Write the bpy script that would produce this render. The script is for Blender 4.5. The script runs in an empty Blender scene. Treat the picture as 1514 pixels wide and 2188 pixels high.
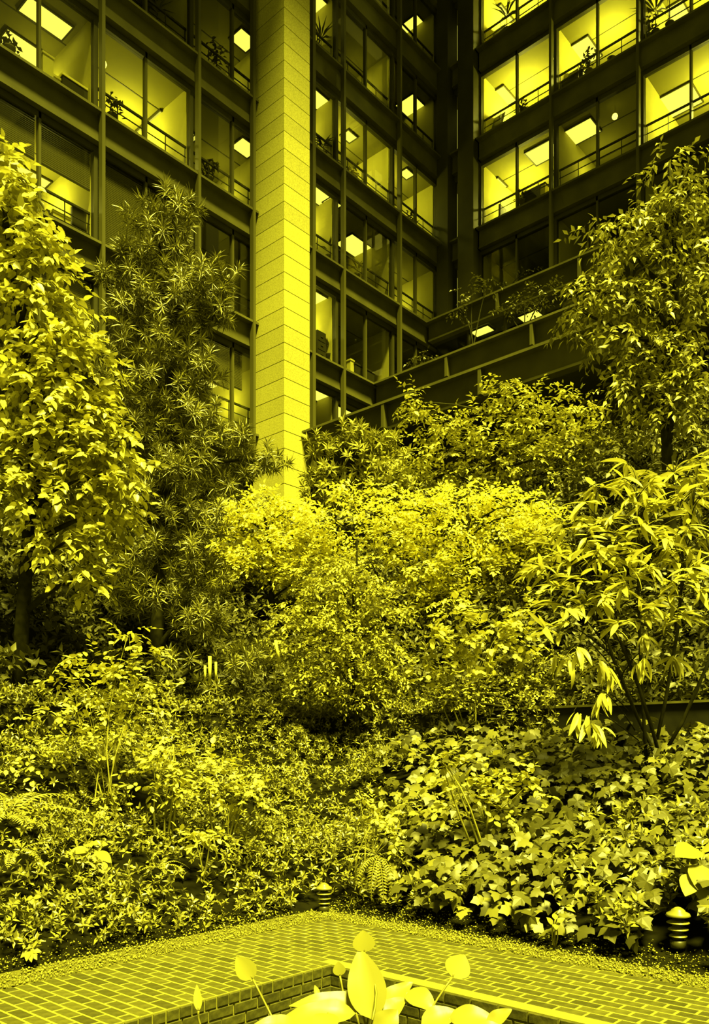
import bpy, math, random
import numpy as np
from mathutils import Matrix, Vector

random.seed(7)
rng = np.random.default_rng(11)
sc = bpy.context.scene
C = sc.collection

# ------------------------------------------------------------------ camera, world, sun, exposure
# building axes: X runs along the left wing (right and away), Y along the right wing (left and away)
FX, FY = 0.74618, 0.66576            # camera forward in plan
RX, RY = 0.66576, -0.74618           # camera right in plan
FOC, CX, HZ, CAMZ = 1763.0, 757.0, 1610.0, 1.6
cam_d = bpy.data.cameras.new('camera'); cam = bpy.data.objects.new('camera', cam_d); C.objects.link(cam)
cam.location = (0, 0, CAMZ)
cam.rotation_euler = (math.pi / 2, 0, math.atan2(FY, FX) - math.pi / 2)
cam_d.sensor_fit = 'HORIZONTAL'; cam_d.sensor_width = 36.0
cam_d.lens = 36.0 * FOC / 1514.0
cam_d.shift_y = (HZ - 1094.0) / 1514.0
cam_d.clip_start = 0.05; cam_d.clip_end = 300
sc.camera = cam

LIGHT = (1.0, 0.955, 0.12)           # the yellow of the whole picture
w = bpy.data.worlds.new('world'); sc.world = w; w.use_nodes = True
bg = w.node_tree.nodes['Background']
bg.inputs[0].default_value = (*LIGHT, 1); bg.inputs[1].default_value = 0.30

sun_d = bpy.data.lights.new('sun', 'SUN'); sun = bpy.data.objects.new('sun', sun_d); C.objects.link(sun)
SUN_DIR = Vector((-0.21, -0.38, 0.90)).normalized()
sun.rotation_euler = SUN_DIR.to_track_quat('Z', 'Y').to_euler()
sun.location = (-10, -20, 45)
sun_d.energy = 26.0; sun_d.color = LIGHT; sun_d.angle = math.radians(12)

vs = sc.view_settings
vs.view_transform = 'Standard'; vs.look = 'None'; vs.gamma = 1.0; vs.use_curve_mapping = False
vs.exposure = 0.0

# ------------------------------------------------------------------ helpers
def at(px, py, d):
    q = (px - CX) / FOC
    return np.array((d * (RX * q + FX), d * (RY * q + FY), CAMZ + (HZ - py) / FOC * d))

def on_z(px, py, z):
    return at(px, py, (z - CAMZ) * FOC / (HZ - py))

def proj(p):
    d = FX * p[0] + FY * p[1]; r = RX * p[0] + RY * p[1]
    return CX + FOC * r / d, HZ - FOC * (p[2] - CAMZ) / d, d

XP, YP = 5.77, 5.51                  # outer edges of the brick path
XI, YI = 4.56, 4.31                  # edges of the sunken planter
def terr(x, y):
    m = max(x - XP, y - YP)
    if m < .38: return .0
    if m < 4.5: return .42 * (m - .38)
    if m < 5.4: return 2.18
    if m < 12.6: return 2.18 + (m - 5.4) * .871
    return 8.45

def ground_hit(px, py, h=0.0):
    d = 4.0
    while d < 25:
        q = at(px, py, d)
        if q[2] - h < terr(q[0], q[1]): return d
        d += .02
    return 10.0

def mat(name, v, rough=.6, spec=.3, nscale=0, namp=.3, metal=0, ndetail=4, obj_rand=0, bump=0, tint=(1, .95, .18)):
    m = bpy.data.materials.new(name); m.use_nodes = True
    nt = m.node_tree; b = nt.nodes['Principled BSDF']
    c = (tint[0] * v, tint[1] * v, tint[2] * v, 1)
    b.inputs['Base Color'].default_value = c
    b.inputs['Roughness'].default_value = rough
    b.inputs['Metallic'].default_value = metal
    b.inputs['Specular IOR Level'].default_value = spec
    val = None
    if nscale:
        tc = nt.nodes.new('ShaderNodeTexCoord')
        n = nt.nodes.new('ShaderNodeTexNoise'); n.inputs['Scale'].default_value = nscale; n.inputs['Detail'].default_value = ndetail
        nt.links.new(tc.outputs['Object'], n.inputs['Vector'])
        mr = nt.nodes.new('ShaderNodeMapRange'); mr.inputs[1].default_value = .3; mr.inputs[2].default_value = .7
        mr.inputs[3].default_value = 1 - namp; mr.inputs[4].default_value = 1 + namp
        nt.links.new(n.outputs['Fac'], mr.inputs[0]); val = mr.outputs[0]
        if bump:
            bp = nt.nodes.new('ShaderNodeBump'); bp.inputs['Strength'].default_value = bump; bp.inputs['Distance'].default_value = .02
            nt.links.new(n.outputs['Fac'], bp.inputs['Height']); nt.links.new(bp.outputs[0], b.inputs['Normal'])
    if obj_rand:
        oi = nt.nodes.new('ShaderNodeObjectInfo')
        mr = nt.nodes.new('ShaderNodeMapRange'); mr.inputs[3].default_value = 1 - obj_rand; mr.inputs[4].default_value = 1 + obj_rand
        nt.links.new(oi.outputs['Random'], mr.inputs[0])
        if val is None: val = mr.outputs[0]
        else:
            mu = nt.nodes.new('ShaderNodeMath'); mu.operation = 'MULTIPLY'
            nt.links.new(val, mu.inputs[0]); nt.links.new(mr.outputs[0], mu.inputs[1]); val = mu.outputs[0]
    if val is not None:
        vm = nt.nodes.new('ShaderNodeVectorMath'); vm.operation = 'SCALE'
        vm.inputs[0].default_value = c[:3]; nt.links.new(val, vm.inputs['Scale'])
        nt.links.new(vm.outputs[0], b.inputs['Base Color'])
    return m

def leaf_mat(name, v, rough=.45, spec=.35, trans=.25, amp=.35, tint=(1, .95, .18)):
    m = bpy.data.materials.new(name); m.use_nodes = True
    nt = m.node_tree; b = nt.nodes['Principled BSDF']; out = nt.nodes['Material Output']
    g = nt.nodes.new('ShaderNodeNewGeometry')
    mr = nt.nodes.new('ShaderNodeMapRange'); mr.inputs[3].default_value = 1 - amp; mr.inputs[4].default_value = 1 + amp
    nt.links.new(g.outputs['Random Per Island'], mr.inputs[0])
    vm = nt.nodes.new('ShaderNodeVectorMath'); vm.operation = 'SCALE'
    vm.inputs[0].default_value = (tint[0] * v, tint[1] * v, tint[2] * v)
    nt.links.new(mr.outputs[0], vm.inputs['Scale'])
    nt.links.new(vm.outputs[0], b.inputs['Base Color'])
    b.inputs['Roughness'].default_value = rough; b.inputs['Specular IOR Level'].default_value = spec
    t = nt.nodes.new('ShaderNodeBsdfTranslucent'); nt.links.new(vm.outputs[0], t.inputs[0])
    mx = nt.nodes.new('ShaderNodeMixShader'); mx.inputs[0].default_value = trans
    nt.links.new(b.outputs[0], mx.inputs[1]); nt.links.new(t.outputs[0], mx.inputs[2]); nt.links.new(mx.outputs[0], out.inputs[0])
    return m

def emit_mat(name, s, c=(1, .94, .1)):
    m = bpy.data.materials.new(name); m.use_nodes = True
    nt = m.node_tree; nt.nodes.clear()
    o = nt.nodes.new('ShaderNodeOutputMaterial'); e = nt.nodes.new('ShaderNodeEmission')
    e.inputs[0].default_value = (*c, 1); e.inputs[1].default_value = s
    nt.links.new(e.outputs[0], o.inputs[0]); return m

def glass_mat():
    m = bpy.data.materials.new('window_glass'); m.use_nodes = True
    nt = m.node_tree; nt.nodes.clear()
    o = nt.nodes.new('ShaderNodeOutputMaterial'); t = nt.nodes.new('ShaderNodeBsdfTransparent')
    t.inputs[0].default_value = (.9, .9, .88, 1)
    g = nt.nodes.new('ShaderNodeBsdfGlossy'); g.inputs[0].default_value = (.9, .88, .6, 1); g.inputs['Roughness'].default_value = .02
    lw = nt.nodes.new('ShaderNodeLayerWeight'); lw.inputs[0].default_value = .5
    pw = nt.nodes.new('ShaderNodeMath'); pw.operation = 'POWER'; pw.inputs[1].default_value = 4.0
    nt.links.new(lw.outputs['Facing'], pw.inputs[0])
    f = nt.nodes.new('ShaderNodeMapRange'); f.inputs[3].default_value = .03; f.inputs[4].default_value = .55
    nt.links.new(pw.outputs[0], f.inputs[0])
    mx = nt.nodes.new('ShaderNodeMixShader')
    nt.links.new(f.outputs[0], mx.inputs[0]); nt.links.new(t.outputs[0], mx.inputs[1]); nt.links.new(g.outputs[0], mx.inputs[2])
    nt.links.new(mx.outputs[0], o.inputs[0]); return m

M = dict(
    steel=mat('weathered_steel', 0.068, .7, .2, 1.2, .25),
    steel_dark=mat('dark_steel', 0.035, .6, .2, 1.2, .2),
    frame=mat('window_frame_steel', 0.06, .5, .3),
    stone=mat('granite', 0.33, .75, .2, 26, .22, ndetail=8, obj_rand=.10, bump=.1),
    core=mat('dark_joint_core', 0.0600, .9, .1),
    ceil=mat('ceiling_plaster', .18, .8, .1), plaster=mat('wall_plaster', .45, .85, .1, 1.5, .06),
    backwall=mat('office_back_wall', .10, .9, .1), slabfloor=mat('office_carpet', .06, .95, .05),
    glass=glass_mat(), lamp=emit_mat('ceiling_light_panel', 1.7), lampdim=emit_mat('ceiling_light_louvre', 1.0),
    globe=emit_mat('small_lamp_glow', 4.0),
    rail=mat('railing_steel', .03, .5, .3), blind=mat('blind_slat', .10, .6, .2),
    dark=mat('dark_furniture', .03, .6, .2), pale=mat('pale_cardboard', .6, .8, .1), paper=mat('paper_white', .8, .8, .1),
    pot=mat('plant_pot', .10, .7, .2), office_leaf=leaf_mat('office_plant_leaf', .07, .5, .3, .1),
    brick=mat('paving_brick', 0.05, .45, .5, 16, .3, obj_rand=.35, bump=.12),
    wallbrick=mat('planter_brick', 0.0450, .7, .25, 18, .45, obj_rand=.25, bump=.2),
    mortar=mat('lime_mortar', 0.1800, .9, .1, 30, .15), soil=mat('dark_soil', 0.005, .95, .05, 6, .4),
    gravel=leaf_mat('pale_gravel', 0.1800, .8, .1, 0, .6), kerb=mat('kerb_stone', 0.012, .8, .2, 8, .3),
    coping=mat('coping_stone', .09, .8, .2, 8, .3), gravelbed=mat('gravel_bed', 0.0780, .9, .1, 60, .5), bark=mat('tree_bark', 0.0200, .9, .1, 14, .4), twig=mat('pale_twig', 0.2040, .8, .1, 20, .3),
    bollard=mat('path_light_bronze', 0.16, .35, .5), bollard_dark=mat('path_light_louvre', 0.0300, .4, .4),
    stake=mat('pale_cut_bamboo', 0.5100, .7, .2),
    L_broad=leaf_mat('broad_leaf', 0.44, .4, .4, .15, .6), L_pod=leaf_mat('podocarpus_needle', 0.15, .35, .6, .1, .7),
    L_bright=leaf_mat('bright_shrub_leaf', 0.68, .5, .3, .2, .4), L_mid=leaf_mat('mid_shrub_leaf', 0.36, .5, .3, .15, .55),
    L_dark=leaf_mat('shade_toned_leaf', 0.0600, .5, .3, .15, .5), L_con=leaf_mat('conifer_tuft', 0.25, .6, .2, .15, .5),  # L_dark: shade of the back planting is put into the leaf colour
    L_right=leaf_mat('drooping_oval_leaf', 0.2160, .4, .4, .15, .6), L_cover=leaf_mat('ground_cover_leaf', 0.1560, .35, .5, .08, .8),
    L_ivy=leaf_mat('ivy_leaf', 0.085, .45, .35, .1, .7), L_bamboo=leaf_mat('bamboo_leaf', 0.42, .4, .4, .25, .25),
    L_fern=leaf_mat('fern_frond', 0.22, .45, .35, .25, .3), L_lily=leaf_mat('peace_lily_leaf', 0.2160, .35, .4, .3, .08),
    spathe=leaf_mat('lily_spathe', 0.3000, .5, .2, .35, .03), L_hosta=leaf_mat('large_pale_leaf', 0.2040, .5, .25, .3, .08),
    L_round=leaf_mat('round_shrub_leaf', 0.46, .45, .35, .15, .5),
)

class MB:
    def __init__(s): s.v = []; s.f = []
    def box(s, x0, x1, y0, y1, z0, z1):
        n = len(s.v)
        s.v += [(x, y, z) for z in (z0, z1) for y in (y0, y1) for x in (x0, x1)]
        s.f += [(n, n+2, n+3, n+1), (n+4, n+5, n+7, n+6), (n, n+1, n+5, n+4), (n+2, n+6, n+7, n+3), (n, n+4, n+6, n+2), (n+1, n+3, n+7, n+5)]
        return s
    def tube(s, pts, rad, k=6):
        pts = [np.array(p, float) for p in pts]; n0 = len(s.v)
        if not hasattr(rad, '__len__'): rad = [rad] * len(pts)
        for i, p in enumerate(pts):
            t = pts[min(i+1, len(pts)-1)] - pts[max(i-1, 0)]; t /= (np.linalg.norm(t) + 1e-9)
            a = np.cross(t, (0, 0, 1) if abs(t[2]) < .9 else (1, 0, 0)); a /= np.linalg.norm(a); b = np.cross(t, a)
            for j in range(k):
                an = 2 * math.pi * j / k
                s.v.append(tuple(p + rad[i] * (a * math.cos(an) + b * math.sin(an))))
        for i in range(len(pts)-1):
            for j in range(k):
                a0 = n0 + i*k + j; a1 = n0 + i*k + (j+1) % k
                s.f.append((a0, a1, a1+k, a0+k))
        s.f.append(tuple(n0 + j for j in range(k))[::-1]); s.f.append(tuple(n0 + (len(pts)-1)*k + j for j in range(k)))
        return s
    def lathe(s, prof, c=(0, 0, 0), k=20):
        n0 = len(s.v)
        for r, z in prof:
            for j in range(k):
                an = 2 * math.pi * j / k
                s.v.append((c[0] + r*math.cos(an), c[1] + r*math.sin(an), c[2] + z))
        for i in range(len(prof)-1):
            for j in range(k):
                a0 = n0 + i*k + j; a1 = n0 + i*k + (j+1) % k
                s.f.append((a0, a1, a1+k, a0+k))
        s.f.append(tuple(n0 + j for j in range(k))[::-1]); s.f.append(tuple(n0 + (len(prof)-1)*k + j for j in range(k)))
        return s

def origin(parent):
    o = np.zeros(3)
    while parent is not None:
        o = o + np.array(parent.location); parent = parent.parent
    return o

def link(name, me, parent=None):
    o = bpy.data.objects.new(name, me); C.objects.link(o)
    if parent is not None: o.parent = parent
    return o

def obj(name, mb, m, parent=None, smooth=False):
    """one mesh object from world-space geometry"""
    off = origin(parent)
    me = bpy.data.meshes.new(name)
    me.from_pydata([tuple(np.array(v) - off) for v in mb.v], [], mb.f)
    if smooth: me.shade_smooth()
    me.materials.append(m)
    return link(name, me, parent)

def obj_np(name, V, F, m, parent=None, smooth=False):
    off = origin(parent)
    V = np.asarray(V, np.float64) - off
    me = bpy.data.meshes.new(name)
    me.vertices.add(len(V)); me.vertices.foreach_set('co', V.astype(np.float32).ravel())
    me.loops.add(F.size); me.loops.foreach_set('vertex_index', F.astype(np.int32).ravel())
    me.polygons.add(len(F)); me.polygons.foreach_set('loop_start', np.arange(0, F.size, F.shape[1], dtype=np.int32))
    me.update(calc_edges=True)
    if smooth: me.shade_smooth()
    me.materials.append(m)
    return link(name, me, parent)

def thing(name, label, cat, loc, group=None, kind=None):
    o = bpy.data.objects.new(name, None); C.objects.link(o); o.location = tuple(loc); o.empty_display_size = .1
    return tag(o, label, cat, group, kind)

def tag(o, label, cat=None, group=None, kind=None):
    o['label'] = label
    if cat: o['category'] = cat
    if group: o['group'] = group
    if kind: o['kind'] = kind
    return o

def unit(a):
    return a / (np.linalg.norm(a, axis=-1, keepdims=True) + 1e-9)

# ------------------------------------------------------------------ leaves
TPL = {
    'oval': (np.array([(0, 0, 0), (.42, -.5, .07), (.42, .5, .07), (.5, 0, 0), (1, 0, -.14)]), np.array([(0, 3, 1), (0, 2, 3), (3, 4, 1), (3, 2, 4)])),
    'needle': (np.array([(0, 0, 0), (.4, -.5, .03), (.4, .5, .03), (1, 0, -.08)]), np.array([(0, 2, 1), (1, 2, 3)])),
    'round': (np.array([(0, 0, 0), (.25, -.42, .04), (.68, -.44, .02), (1, 0, -.08), (.68, .44, .02), (.25, .42, .04), (.5, 0, -.03)]),
              np.array([(6, 0, 5), (6, 5, 4), (6, 4, 3), (6, 3, 2), (6, 2, 1), (6, 1, 0)])),
    'heart': (np.array([(0, 0, 0), (-.06, -.28, .02), (.25, -.5, .05), (.62, -.36, 0), (1, 0, -.16), (.62, .36, 0), (.25, .5, .05), (-.06, .28, .02), (.4, 0, -.05)]),
              np.array([(8, i, (i+1) % 8) for i in range(8)])[:, ::-1]),
}
_h = [(-.12, .16, -.02), (-.10, .36, -.05), (.06, .48, -.07), (.24, .60, -.10), (.30, .42, -.02), (.42, .30, .02), (.58, .37, -.05), (.72, .20, -.03)]
_iv = [(0, 0, 0)] + [(x, -y, z) for x, y, z in _h] + [(1, 0, -.14)] + [(x, y, z) for x, y, z in _h[::-1]] + [(.35, 0, .05)]
TPL['ivy'] = (np.array(_iv), np.array([(18, i, (i + 1) % 18) for i in range(18)])[:, ::-1])

def leaf_batch(P, D, N, L, W, kind):
    T, F = TPL[kind]
    D = unit(D); S = unit(np.cross(N, D)); N2 = np.cross(D, S)
    L = np.broadcast_to(L, len(P))[:, None, None]; W = np.broadcast_to(W, len(P))[:, None, None]
    V = P[:, None] + D[:, None] * L * T[None, :, 0:1] + S[:, None] * W * T[None, :, 1:2] + N2[:, None] * L * T[None, :, 2:3]
    k = len(T)
    FF = (np.arange(len(P))[:, None, None] * k + F[None]).reshape(-1, 3)
    return V.reshape(-1, 3), FF

def merge(bs):
    V, F, n = [], [], 0
    for v, f in bs:
        V.append(v); F.append(f + n); n += len(v)
    return np.concatenate(V), np.concatenate(F)

CR = np.array((RX, RY, 0)); CF = np.array((FX, FY, 0)); UP = np.array((0, 0, 1.))

def blob_sample(b, n, shell=2.2):
    """points inside an ellipsoid b=(px,py,rx_px,ry_px,depth,depth_radius_m), thicker towards its skin; outward directions"""
    px, py, rx, ry, d = b[:5]
    c = at(px, py, d); rx = rx * d / FOC; rz = ry * d / FOC
    rd = b[5] if len(b) > 5 else max(.8 * rx, .3)
    u = unit(rng.normal(size=(n, 3))) * (rng.random((n, 1)) ** (1 / shell / 1.4))
    u *= 1 + .12 * rng.normal(size=(n, 1))
    P = c + CR * (u[:, 0:1] * rx) + CF * (u[:, 1:2] * rd) + UP * (u[:, 2:3] * rz)
    O = unit(CR * (u[:, 0:1] / rx) + CF * (u[:, 1:2] / rd) + UP * (u[:, 2:3] / rz))
    return P, O

def spray_leaves(P, O, L, W, kind, per=7, splen=3.0, droop=.25, flat=.75):
    """twigs at P heading O, each with leaves alternating left and right"""
    n = len(P)
    H = O * np.array((1, 1, .35)) + rng.normal(size=(n, 3)) * .35; H[:, 2] -= droop * .6
    H = unit(H)
    S = unit(np.cross(H, UP + rng.normal(size=(n, 3)) * .25))
    Ps, Ds, Ns, Ls = [], [], [], []
    for i in range(per):
        t = (i + .5) / per
        sgn = 1 if i % 2 else -1
        p = P + H * (L * splen * (t - .3)) - UP * (droop * L * splen * t * t * .6)
        d = H * (.55 + .7 * (t > .85)) + S * sgn * (.85 if t < .85 else .1) + rng.normal(size=(n, 3)) * .22
        d[:, 2] -= droop * rng.random(n) * 1.2
        Ps.append(p); Ds.append(d)
        Ns.append(UP * flat + O * (1 - flat) * .8 + rng.normal(size=(n, 3)) * .28)
        Ls.append(L * (.65 + .6 * rng.random(n)))
    P2 = np.concatenate(Ps); D2 = np.concatenate(Ds); N2 = np.concatenate(Ns); L2 = np.concatenate(Ls)
    return leaf_batch(P2, D2, N2, L2, L2 * (W / L), kind)

def whorl_leaves(P, O, L, W, per=22, kind='needle', spread=1.0, up=.5):
    n = len(P)
    A = unit(O + UP * up + rng.normal(size=(n, 3)) * .3)
    B = unit(np.cross(A, rng.normal(size=(n, 3)))); Cc = np.cross(A, B)
    Ps, Ds, Ns, Ls = [], [], [], []
    for i in range(per):
        an = 2.39996 * i; t = i / per
        el = (1.15 - t * 1.45) * spread                      # from the shoot axis out to past the horizontal
        d = A * np.sin(np.full((n, 1), el)) + (B * math.cos(an) + Cc * math.sin(an)) * math.cos(el) + rng.normal(size=(n, 3)) * .08
        Ps.append(P - A * (L * .5 * t)); Ds.append(d); Ns.append(A + rng.normal(size=(n, 3)) * .2)
        Ls.append(L * (.75 + .4 * rng.random(n)))
    L2 = np.concatenate(Ls)
    return leaf_batch(np.concatenate(Ps), np.concatenate(Ds), np.concatenate(Ns), L2, L2 * (W / L), kind)

def limb(p0, p1, sag=.1):
    p0 = np.array(p0); p1 = np.array(p1); n = 6; out = []
    j = rng.normal(size=3) * .06 * np.linalg.norm(p1 - p0)
    for i in range(n):
        t = i / (n - 1); p = p0 * (1 - t) + p1 * t
        p = p + j * math.sin(math.pi * t); p[2] += sag * math.sin(math.pi * t) * np.linalg.norm(p1 - p0)
        out.append(p)
    return out

def plant(name, label, cat, base, blobs, m, style, L, W, dens=3.0, trunk=.06, group=None, kind='oval', barkmat='bark', per=7, lean=0, branches=True, droop=.25, flat=.75, splen=3.0, stems=1):
    """a tree or shrub: trunk and limbs into its blobs, and one mass of leaves"""
    bx, by, bd = base
    b0 = at(bx, by, bd); b0[2] = terr(b0[0], b0[1]) - .03
    root = thing(name, label, cat, b0, group)
    lst = []
    for b in blobs:
        d = b[4]
        a = math.pi * b[2] * b[3] * (d / FOC) ** 2
        nl = dens * a / (L * W * .6)
        if style == 'spray':
            n = max(6, int(nl / per)); P, O = blob_sample(b, n); lst.append(spray_leaves(P, O, L, W, kind, per, splen, droop, flat))
        elif style == 'whorl':
            n = max(5, int(nl / per)); P, O = blob_sample(b, n); lst.append(whorl_leaves(P, O, L, W, per, kind))
    V, F = merge(lst)
    f = obj_np('foliage', V, F, m, root); f['kind'] = 'stuff'
    top = max((at(b[0], b[1], b[4]) for b in blobs), key=lambda p: p[2])
    cm = np.mean([at(b[0], b[1], b[4]) for b in blobs], axis=0)
    if stems == 1:
        mid = np.array((b0[0] * .6 + cm[0] * .4, b0[1] * .6 + cm[1] * .4, (b0[2] + top[2]) / 2))
        pts = [b0, b0 * .7 + mid * .3 + rng.normal(size=3) * .04, mid, (mid + top) / 2 + rng.normal(size=3) * .08, top]
        obj('trunk', MB().tube(pts, [trunk, trunk * .9, trunk * .7, trunk * .45, trunk * .15], 8), M[barkmat], root, True)
    else:
        for k in range(stems):
            b = blobs[(k * 5) % len(blobs)]; tgt = at(b[0], b[1], b[4])
            obj('stem', MB().tube(limb(b0 + rng.normal(size=3) * (.05, .05, 0), tgt, .05), [trunk, trunk * .9, trunk * .8, trunk * .6, trunk * .45, trunk * .2], 6), M[barkmat], root, True)
        mid = b0 * .5 + cm * .5
    if branches:
        for b in blobs:
            tgt = at(b[0], b[1], b[4]); tz = min(max(tgt[2] - .5, b0[2] + .3), top[2])
            if stems == 1:
                zz = [p[2] for p in pts]; i = int(np.clip(np.searchsorted(zz, tz) - 1, 0, 3)); t = np.clip((tz - zz[i]) / max(zz[i+1] - zz[i], .01), 0, 1)
                st = np.array(pts[i]) * (1 - t) + np.array(pts[i+1]) * t
            else: st = mid
            br = limb(st, tgt, .06)
            obj('branch', MB().tube(br, [trunk * .45, trunk * .4, trunk * .33, trunk * .26, trunk * .2, trunk * .1], 5), M[barkmat], root, True)
    return root

# ------------------------------------------------------------------ the building
ZF = [11.9 + 3.6 * i for i in range(8)]
YL, XRW = 20.2, 28.1
STOREY = ['lowest', 'second', 'third', 'fourth', 'fifth', 'sixth', 'seventh', 'eighth']

def in_view(pts, mg=60):
    q = [proj(p) for p in pts]
    xs = [a[0] for a in q]; ys = [a[1] for a in q]
    return max(xs) > -mg and min(xs) < 1514 + mg and max(ys) > -mg and min(ys) < 1150

class Wing:
    """maps (along, depth, z) of a facade to the world"""
    def __init__(s, root, plane, left): s.root = root; s.plane = plane; s.left = left
    def box(s, mb, u0, u1, w0, w1, z0, z1):
        if s.left: mb.box(u0, u1, s.plane + w0, s.plane + w1, z0, z1)
        else: mb.box(s.plane + w0, s.plane + w1, u0, u1, z0, z1)
        return mb
    def pt(s, u, w_, z): return (u, s.plane + w_, z) if s.left else (s.plane + w_, u, z)
    def part(s, name, u0, u1, w0, w1, z0, z1, m, parent=None):
        return obj(name, s.box(MB(), u0, u1, w0, w1, z0, z1), m, parent or s.root)
    def beam(s, u0, u1, zt, name='spandrel'):
        mb = MB()
        s.box(mb, u0, u1, -.16, .34, zt - .07, zt)
        s.box(mb, u0, u1, .06, .12, zt - .70, zt - .07)
        s.box(mb, u0, u1, .03, .34, zt - .77, zt - .70)
        return obj(name, mb, M['steel'], s.root)
    def bay(s, u0, u1, f, blind=0, rail=True, back=4.6, partition=True, posts=True, z=None):
        zf = ZF[f]; zc = zf + 2.8
        if not in_view([s.pt(u0, 0, zf), s.pt(u1, 0, zf), s.pt(u0, 0, zc), s.pt(u1, 0, zc)]): return False
        s.beam(u0, u1, zf)
        s.part('floor_slab', u0, u1, .36, back + .1, zf - .78, zf - .01, M['ceil'])
        s.part('ceiling_slab', u0, u1, .36, back + .1, zc, zc + .02, M['ceil'])
        s.part('carpet', u0 + .05, u1 - .05, .5, back, zf - .01, zf, M['slabfloor'])
        s.part('window_head', u0 + .06, u1 - .06, .20, .36, zc - .16, zc, M['steel_dark'])
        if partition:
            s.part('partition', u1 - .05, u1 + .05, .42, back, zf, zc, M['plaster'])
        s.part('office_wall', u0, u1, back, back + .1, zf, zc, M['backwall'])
        for w_ in (1.7, 3.2): s.part('ceiling_joint', u0 + .05, u1 - .05, w_, w_ + .03, zc - .012, zc, M['steel_dark'])
        um = (u0 + u1) / 2
        for a, b in ((u0 + .06, um - .03), (um + .03, u1 - .06)):
            s.part('pane', a, b, .27, .282, zf, zc - .16, M['glass'])
        if posts: s.part('jamb', u1 - .06, u1 + .06, .2, .36, zf, zc, M['steel_dark'])
        if posts: s.part('window_post', um - .035, um + .035, .2, .34, zf, zc, M['frame'])
        if rail:
            r = bpy.data.objects.new('railing', None); C.objects.link(r); r.parent = s.root
            r.location = tuple(np.array(s.pt(um, .42, zf)) - origin(s.root))
            for h, t in ((1.0, .028), (.70, .012), (.42, .012)):
                s.part('rail', u0 + .06, u1 - .06, .42 - t, .42 + t, zf + h - t, zf + h + t, M['rail'], r)
            for uu in (u0 + .1, um, u1 - .1, (u0 + um) / 2, (u1 + um) / 2):
                s.part('post', uu - .012, uu + .012, .408, .432, zf, zf + 1.0, M['rail'], r)
        return True
    def mullion(s, u, z0, z1, hw=.05, w0=-.19, w1=-.02, name='mullion'):
        return s.part(name, u - hw, u + hw, w0, w1, z0, z1, M['frame'])

wl = thing('wall_left', 'dark steel and glass office facade with stacked storeys left of and behind the column', None, (5, YL, 8), kind='structure')
WL = Wing(wl, YL, True)
XB = [5.72, 8.96, 12.2, 15.44, 18.68, 21.92, 25.16, 28.1]
for f in range(7):
    for k in range(7):
        norail = (f, k) in ((2, 1), (1, 5), (1, 4), (0, 4), (0, 5))
        WL.bay(XB[k], XB[k+1], f, rail=not norail)
for k, x in enumerate(XB[:-1]):
    WL.mullion(x, ZF[0] - .77, 33)
WL.mullion(17.62, ZF[0] - .77, 33, .05); WL.mullion(20.35, ZF[0] - .77, 33, .07)
obj('base_wall', WL.box(MB(), 4, 28, .5, .7, 6, ZF[0] - .75), M['steel_dark'], wl)

wr = thing('wall_right', 'dark steel and glass office facade with lit storeys on the right', None, (XRW, 5, 8), kind='structure')
WR = Wing(wr, XRW, False)
YB = [20.2, 18.45, 15.1, 11.75, 8.4, 5.05]
for f in range(2, 7):
    for k in range(1, 5):
        WR.bay(YB[k+1], YB[k], f)
    if f < 7:
        WR.beam(18.4, 20.2, ZF[f])
        WR.part('floor_slab', 18.4, 20.2, .36, 4.7, ZF[f] - .78, ZF[f], M['ceil'])
        WR.part('pane', 19.2, 19.7, .27, .282, ZF[f], ZF[f] + 2.8, M['glass'])
        WR.part('window_head', 18.5, 20.2, .2, .36, ZF[f] + 2.6, ZF[f] + 2.85, M['steel_dark'])
for y in YB[2:]:
    WR.mullion(y, ZF[2] - .77, 33.5)
for a, b in ((18.45, 19.2), (19.7, 20.25)):
    WR.part('pier', a, b, -.28, .4, 8, 38, M['steel_dark'])

# terraces stepping out from the right wing
def terrace(xt, f, y0, y1, xback, label, name):
    t = thing(name, label, None, (xt, (y0 + y1) / 2, ZF[f] - .8), kind='structure')
    W = Wing(t, xt, False)
    y = y1; n = 0
    while y > y0:
        ya = max(y - 3.34, y0); W.beam(ya, y, ZF[f]); W.mullion(ya, ZF[f] - .76, ZF[f] - .01, .05, -.15, .1, 'stiffener'); y = ya
    W.part('terrace_slab', y0, y1, .3, xback - xt, ZF[f] - .78, ZF[f] - .05, M['steel_dark'])
    W.part('terrace_soil', y0, y1, .36, 1.2, ZF[f] - .05, ZF[f] + .0, M['soil'])
    return t
terrace(18.7, 0, 3.0, 18.8, 24.3, 'lowest dark steel planted terrace edge running right from the stone column', 'terrace_edge')
terrace(23.7, 1, 3.0, 20.1, 27.6, 'middle dark steel terrace edge above the lowest one on the right', 'terrace_edge')
terrace(27.0, 2, 3.0, 20.1, 28.2, 'topmost narrow steel terrace edge under the right facade', 'terrace_edge')
def recess(name, x, f, label, y0=3.0, y1=20.1, lights=()):
    t = thing(name, label, None, (x, 12, ZF[f]), kind='structure'); W = Wing(t, x, False)
    zt = ZF[f] + 2.83
    for i in range(10):
        ya = y1 - (i + 1) * 1.67; yb = ya + 1.67
        W.part('pane', ya + .04, yb - .04, 0, .012, ZF[f], zt, M['glass']); W.part('window_post', ya - .04, ya + .04, -.1, .06, ZF[f], zt, M['frame'])
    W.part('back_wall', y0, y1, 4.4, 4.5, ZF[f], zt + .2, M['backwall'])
    W.part('ceiling_slab', y0, y1, .0, 4.4, zt, zt + .05, M['ceil'])
    return t
recess('window_1', 24.2, 0, 'dark recessed glazing behind the lowest terrace')
recess('window_2', 27.5, 1, 'dark recessed glazing behind the middle terrace')
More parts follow.
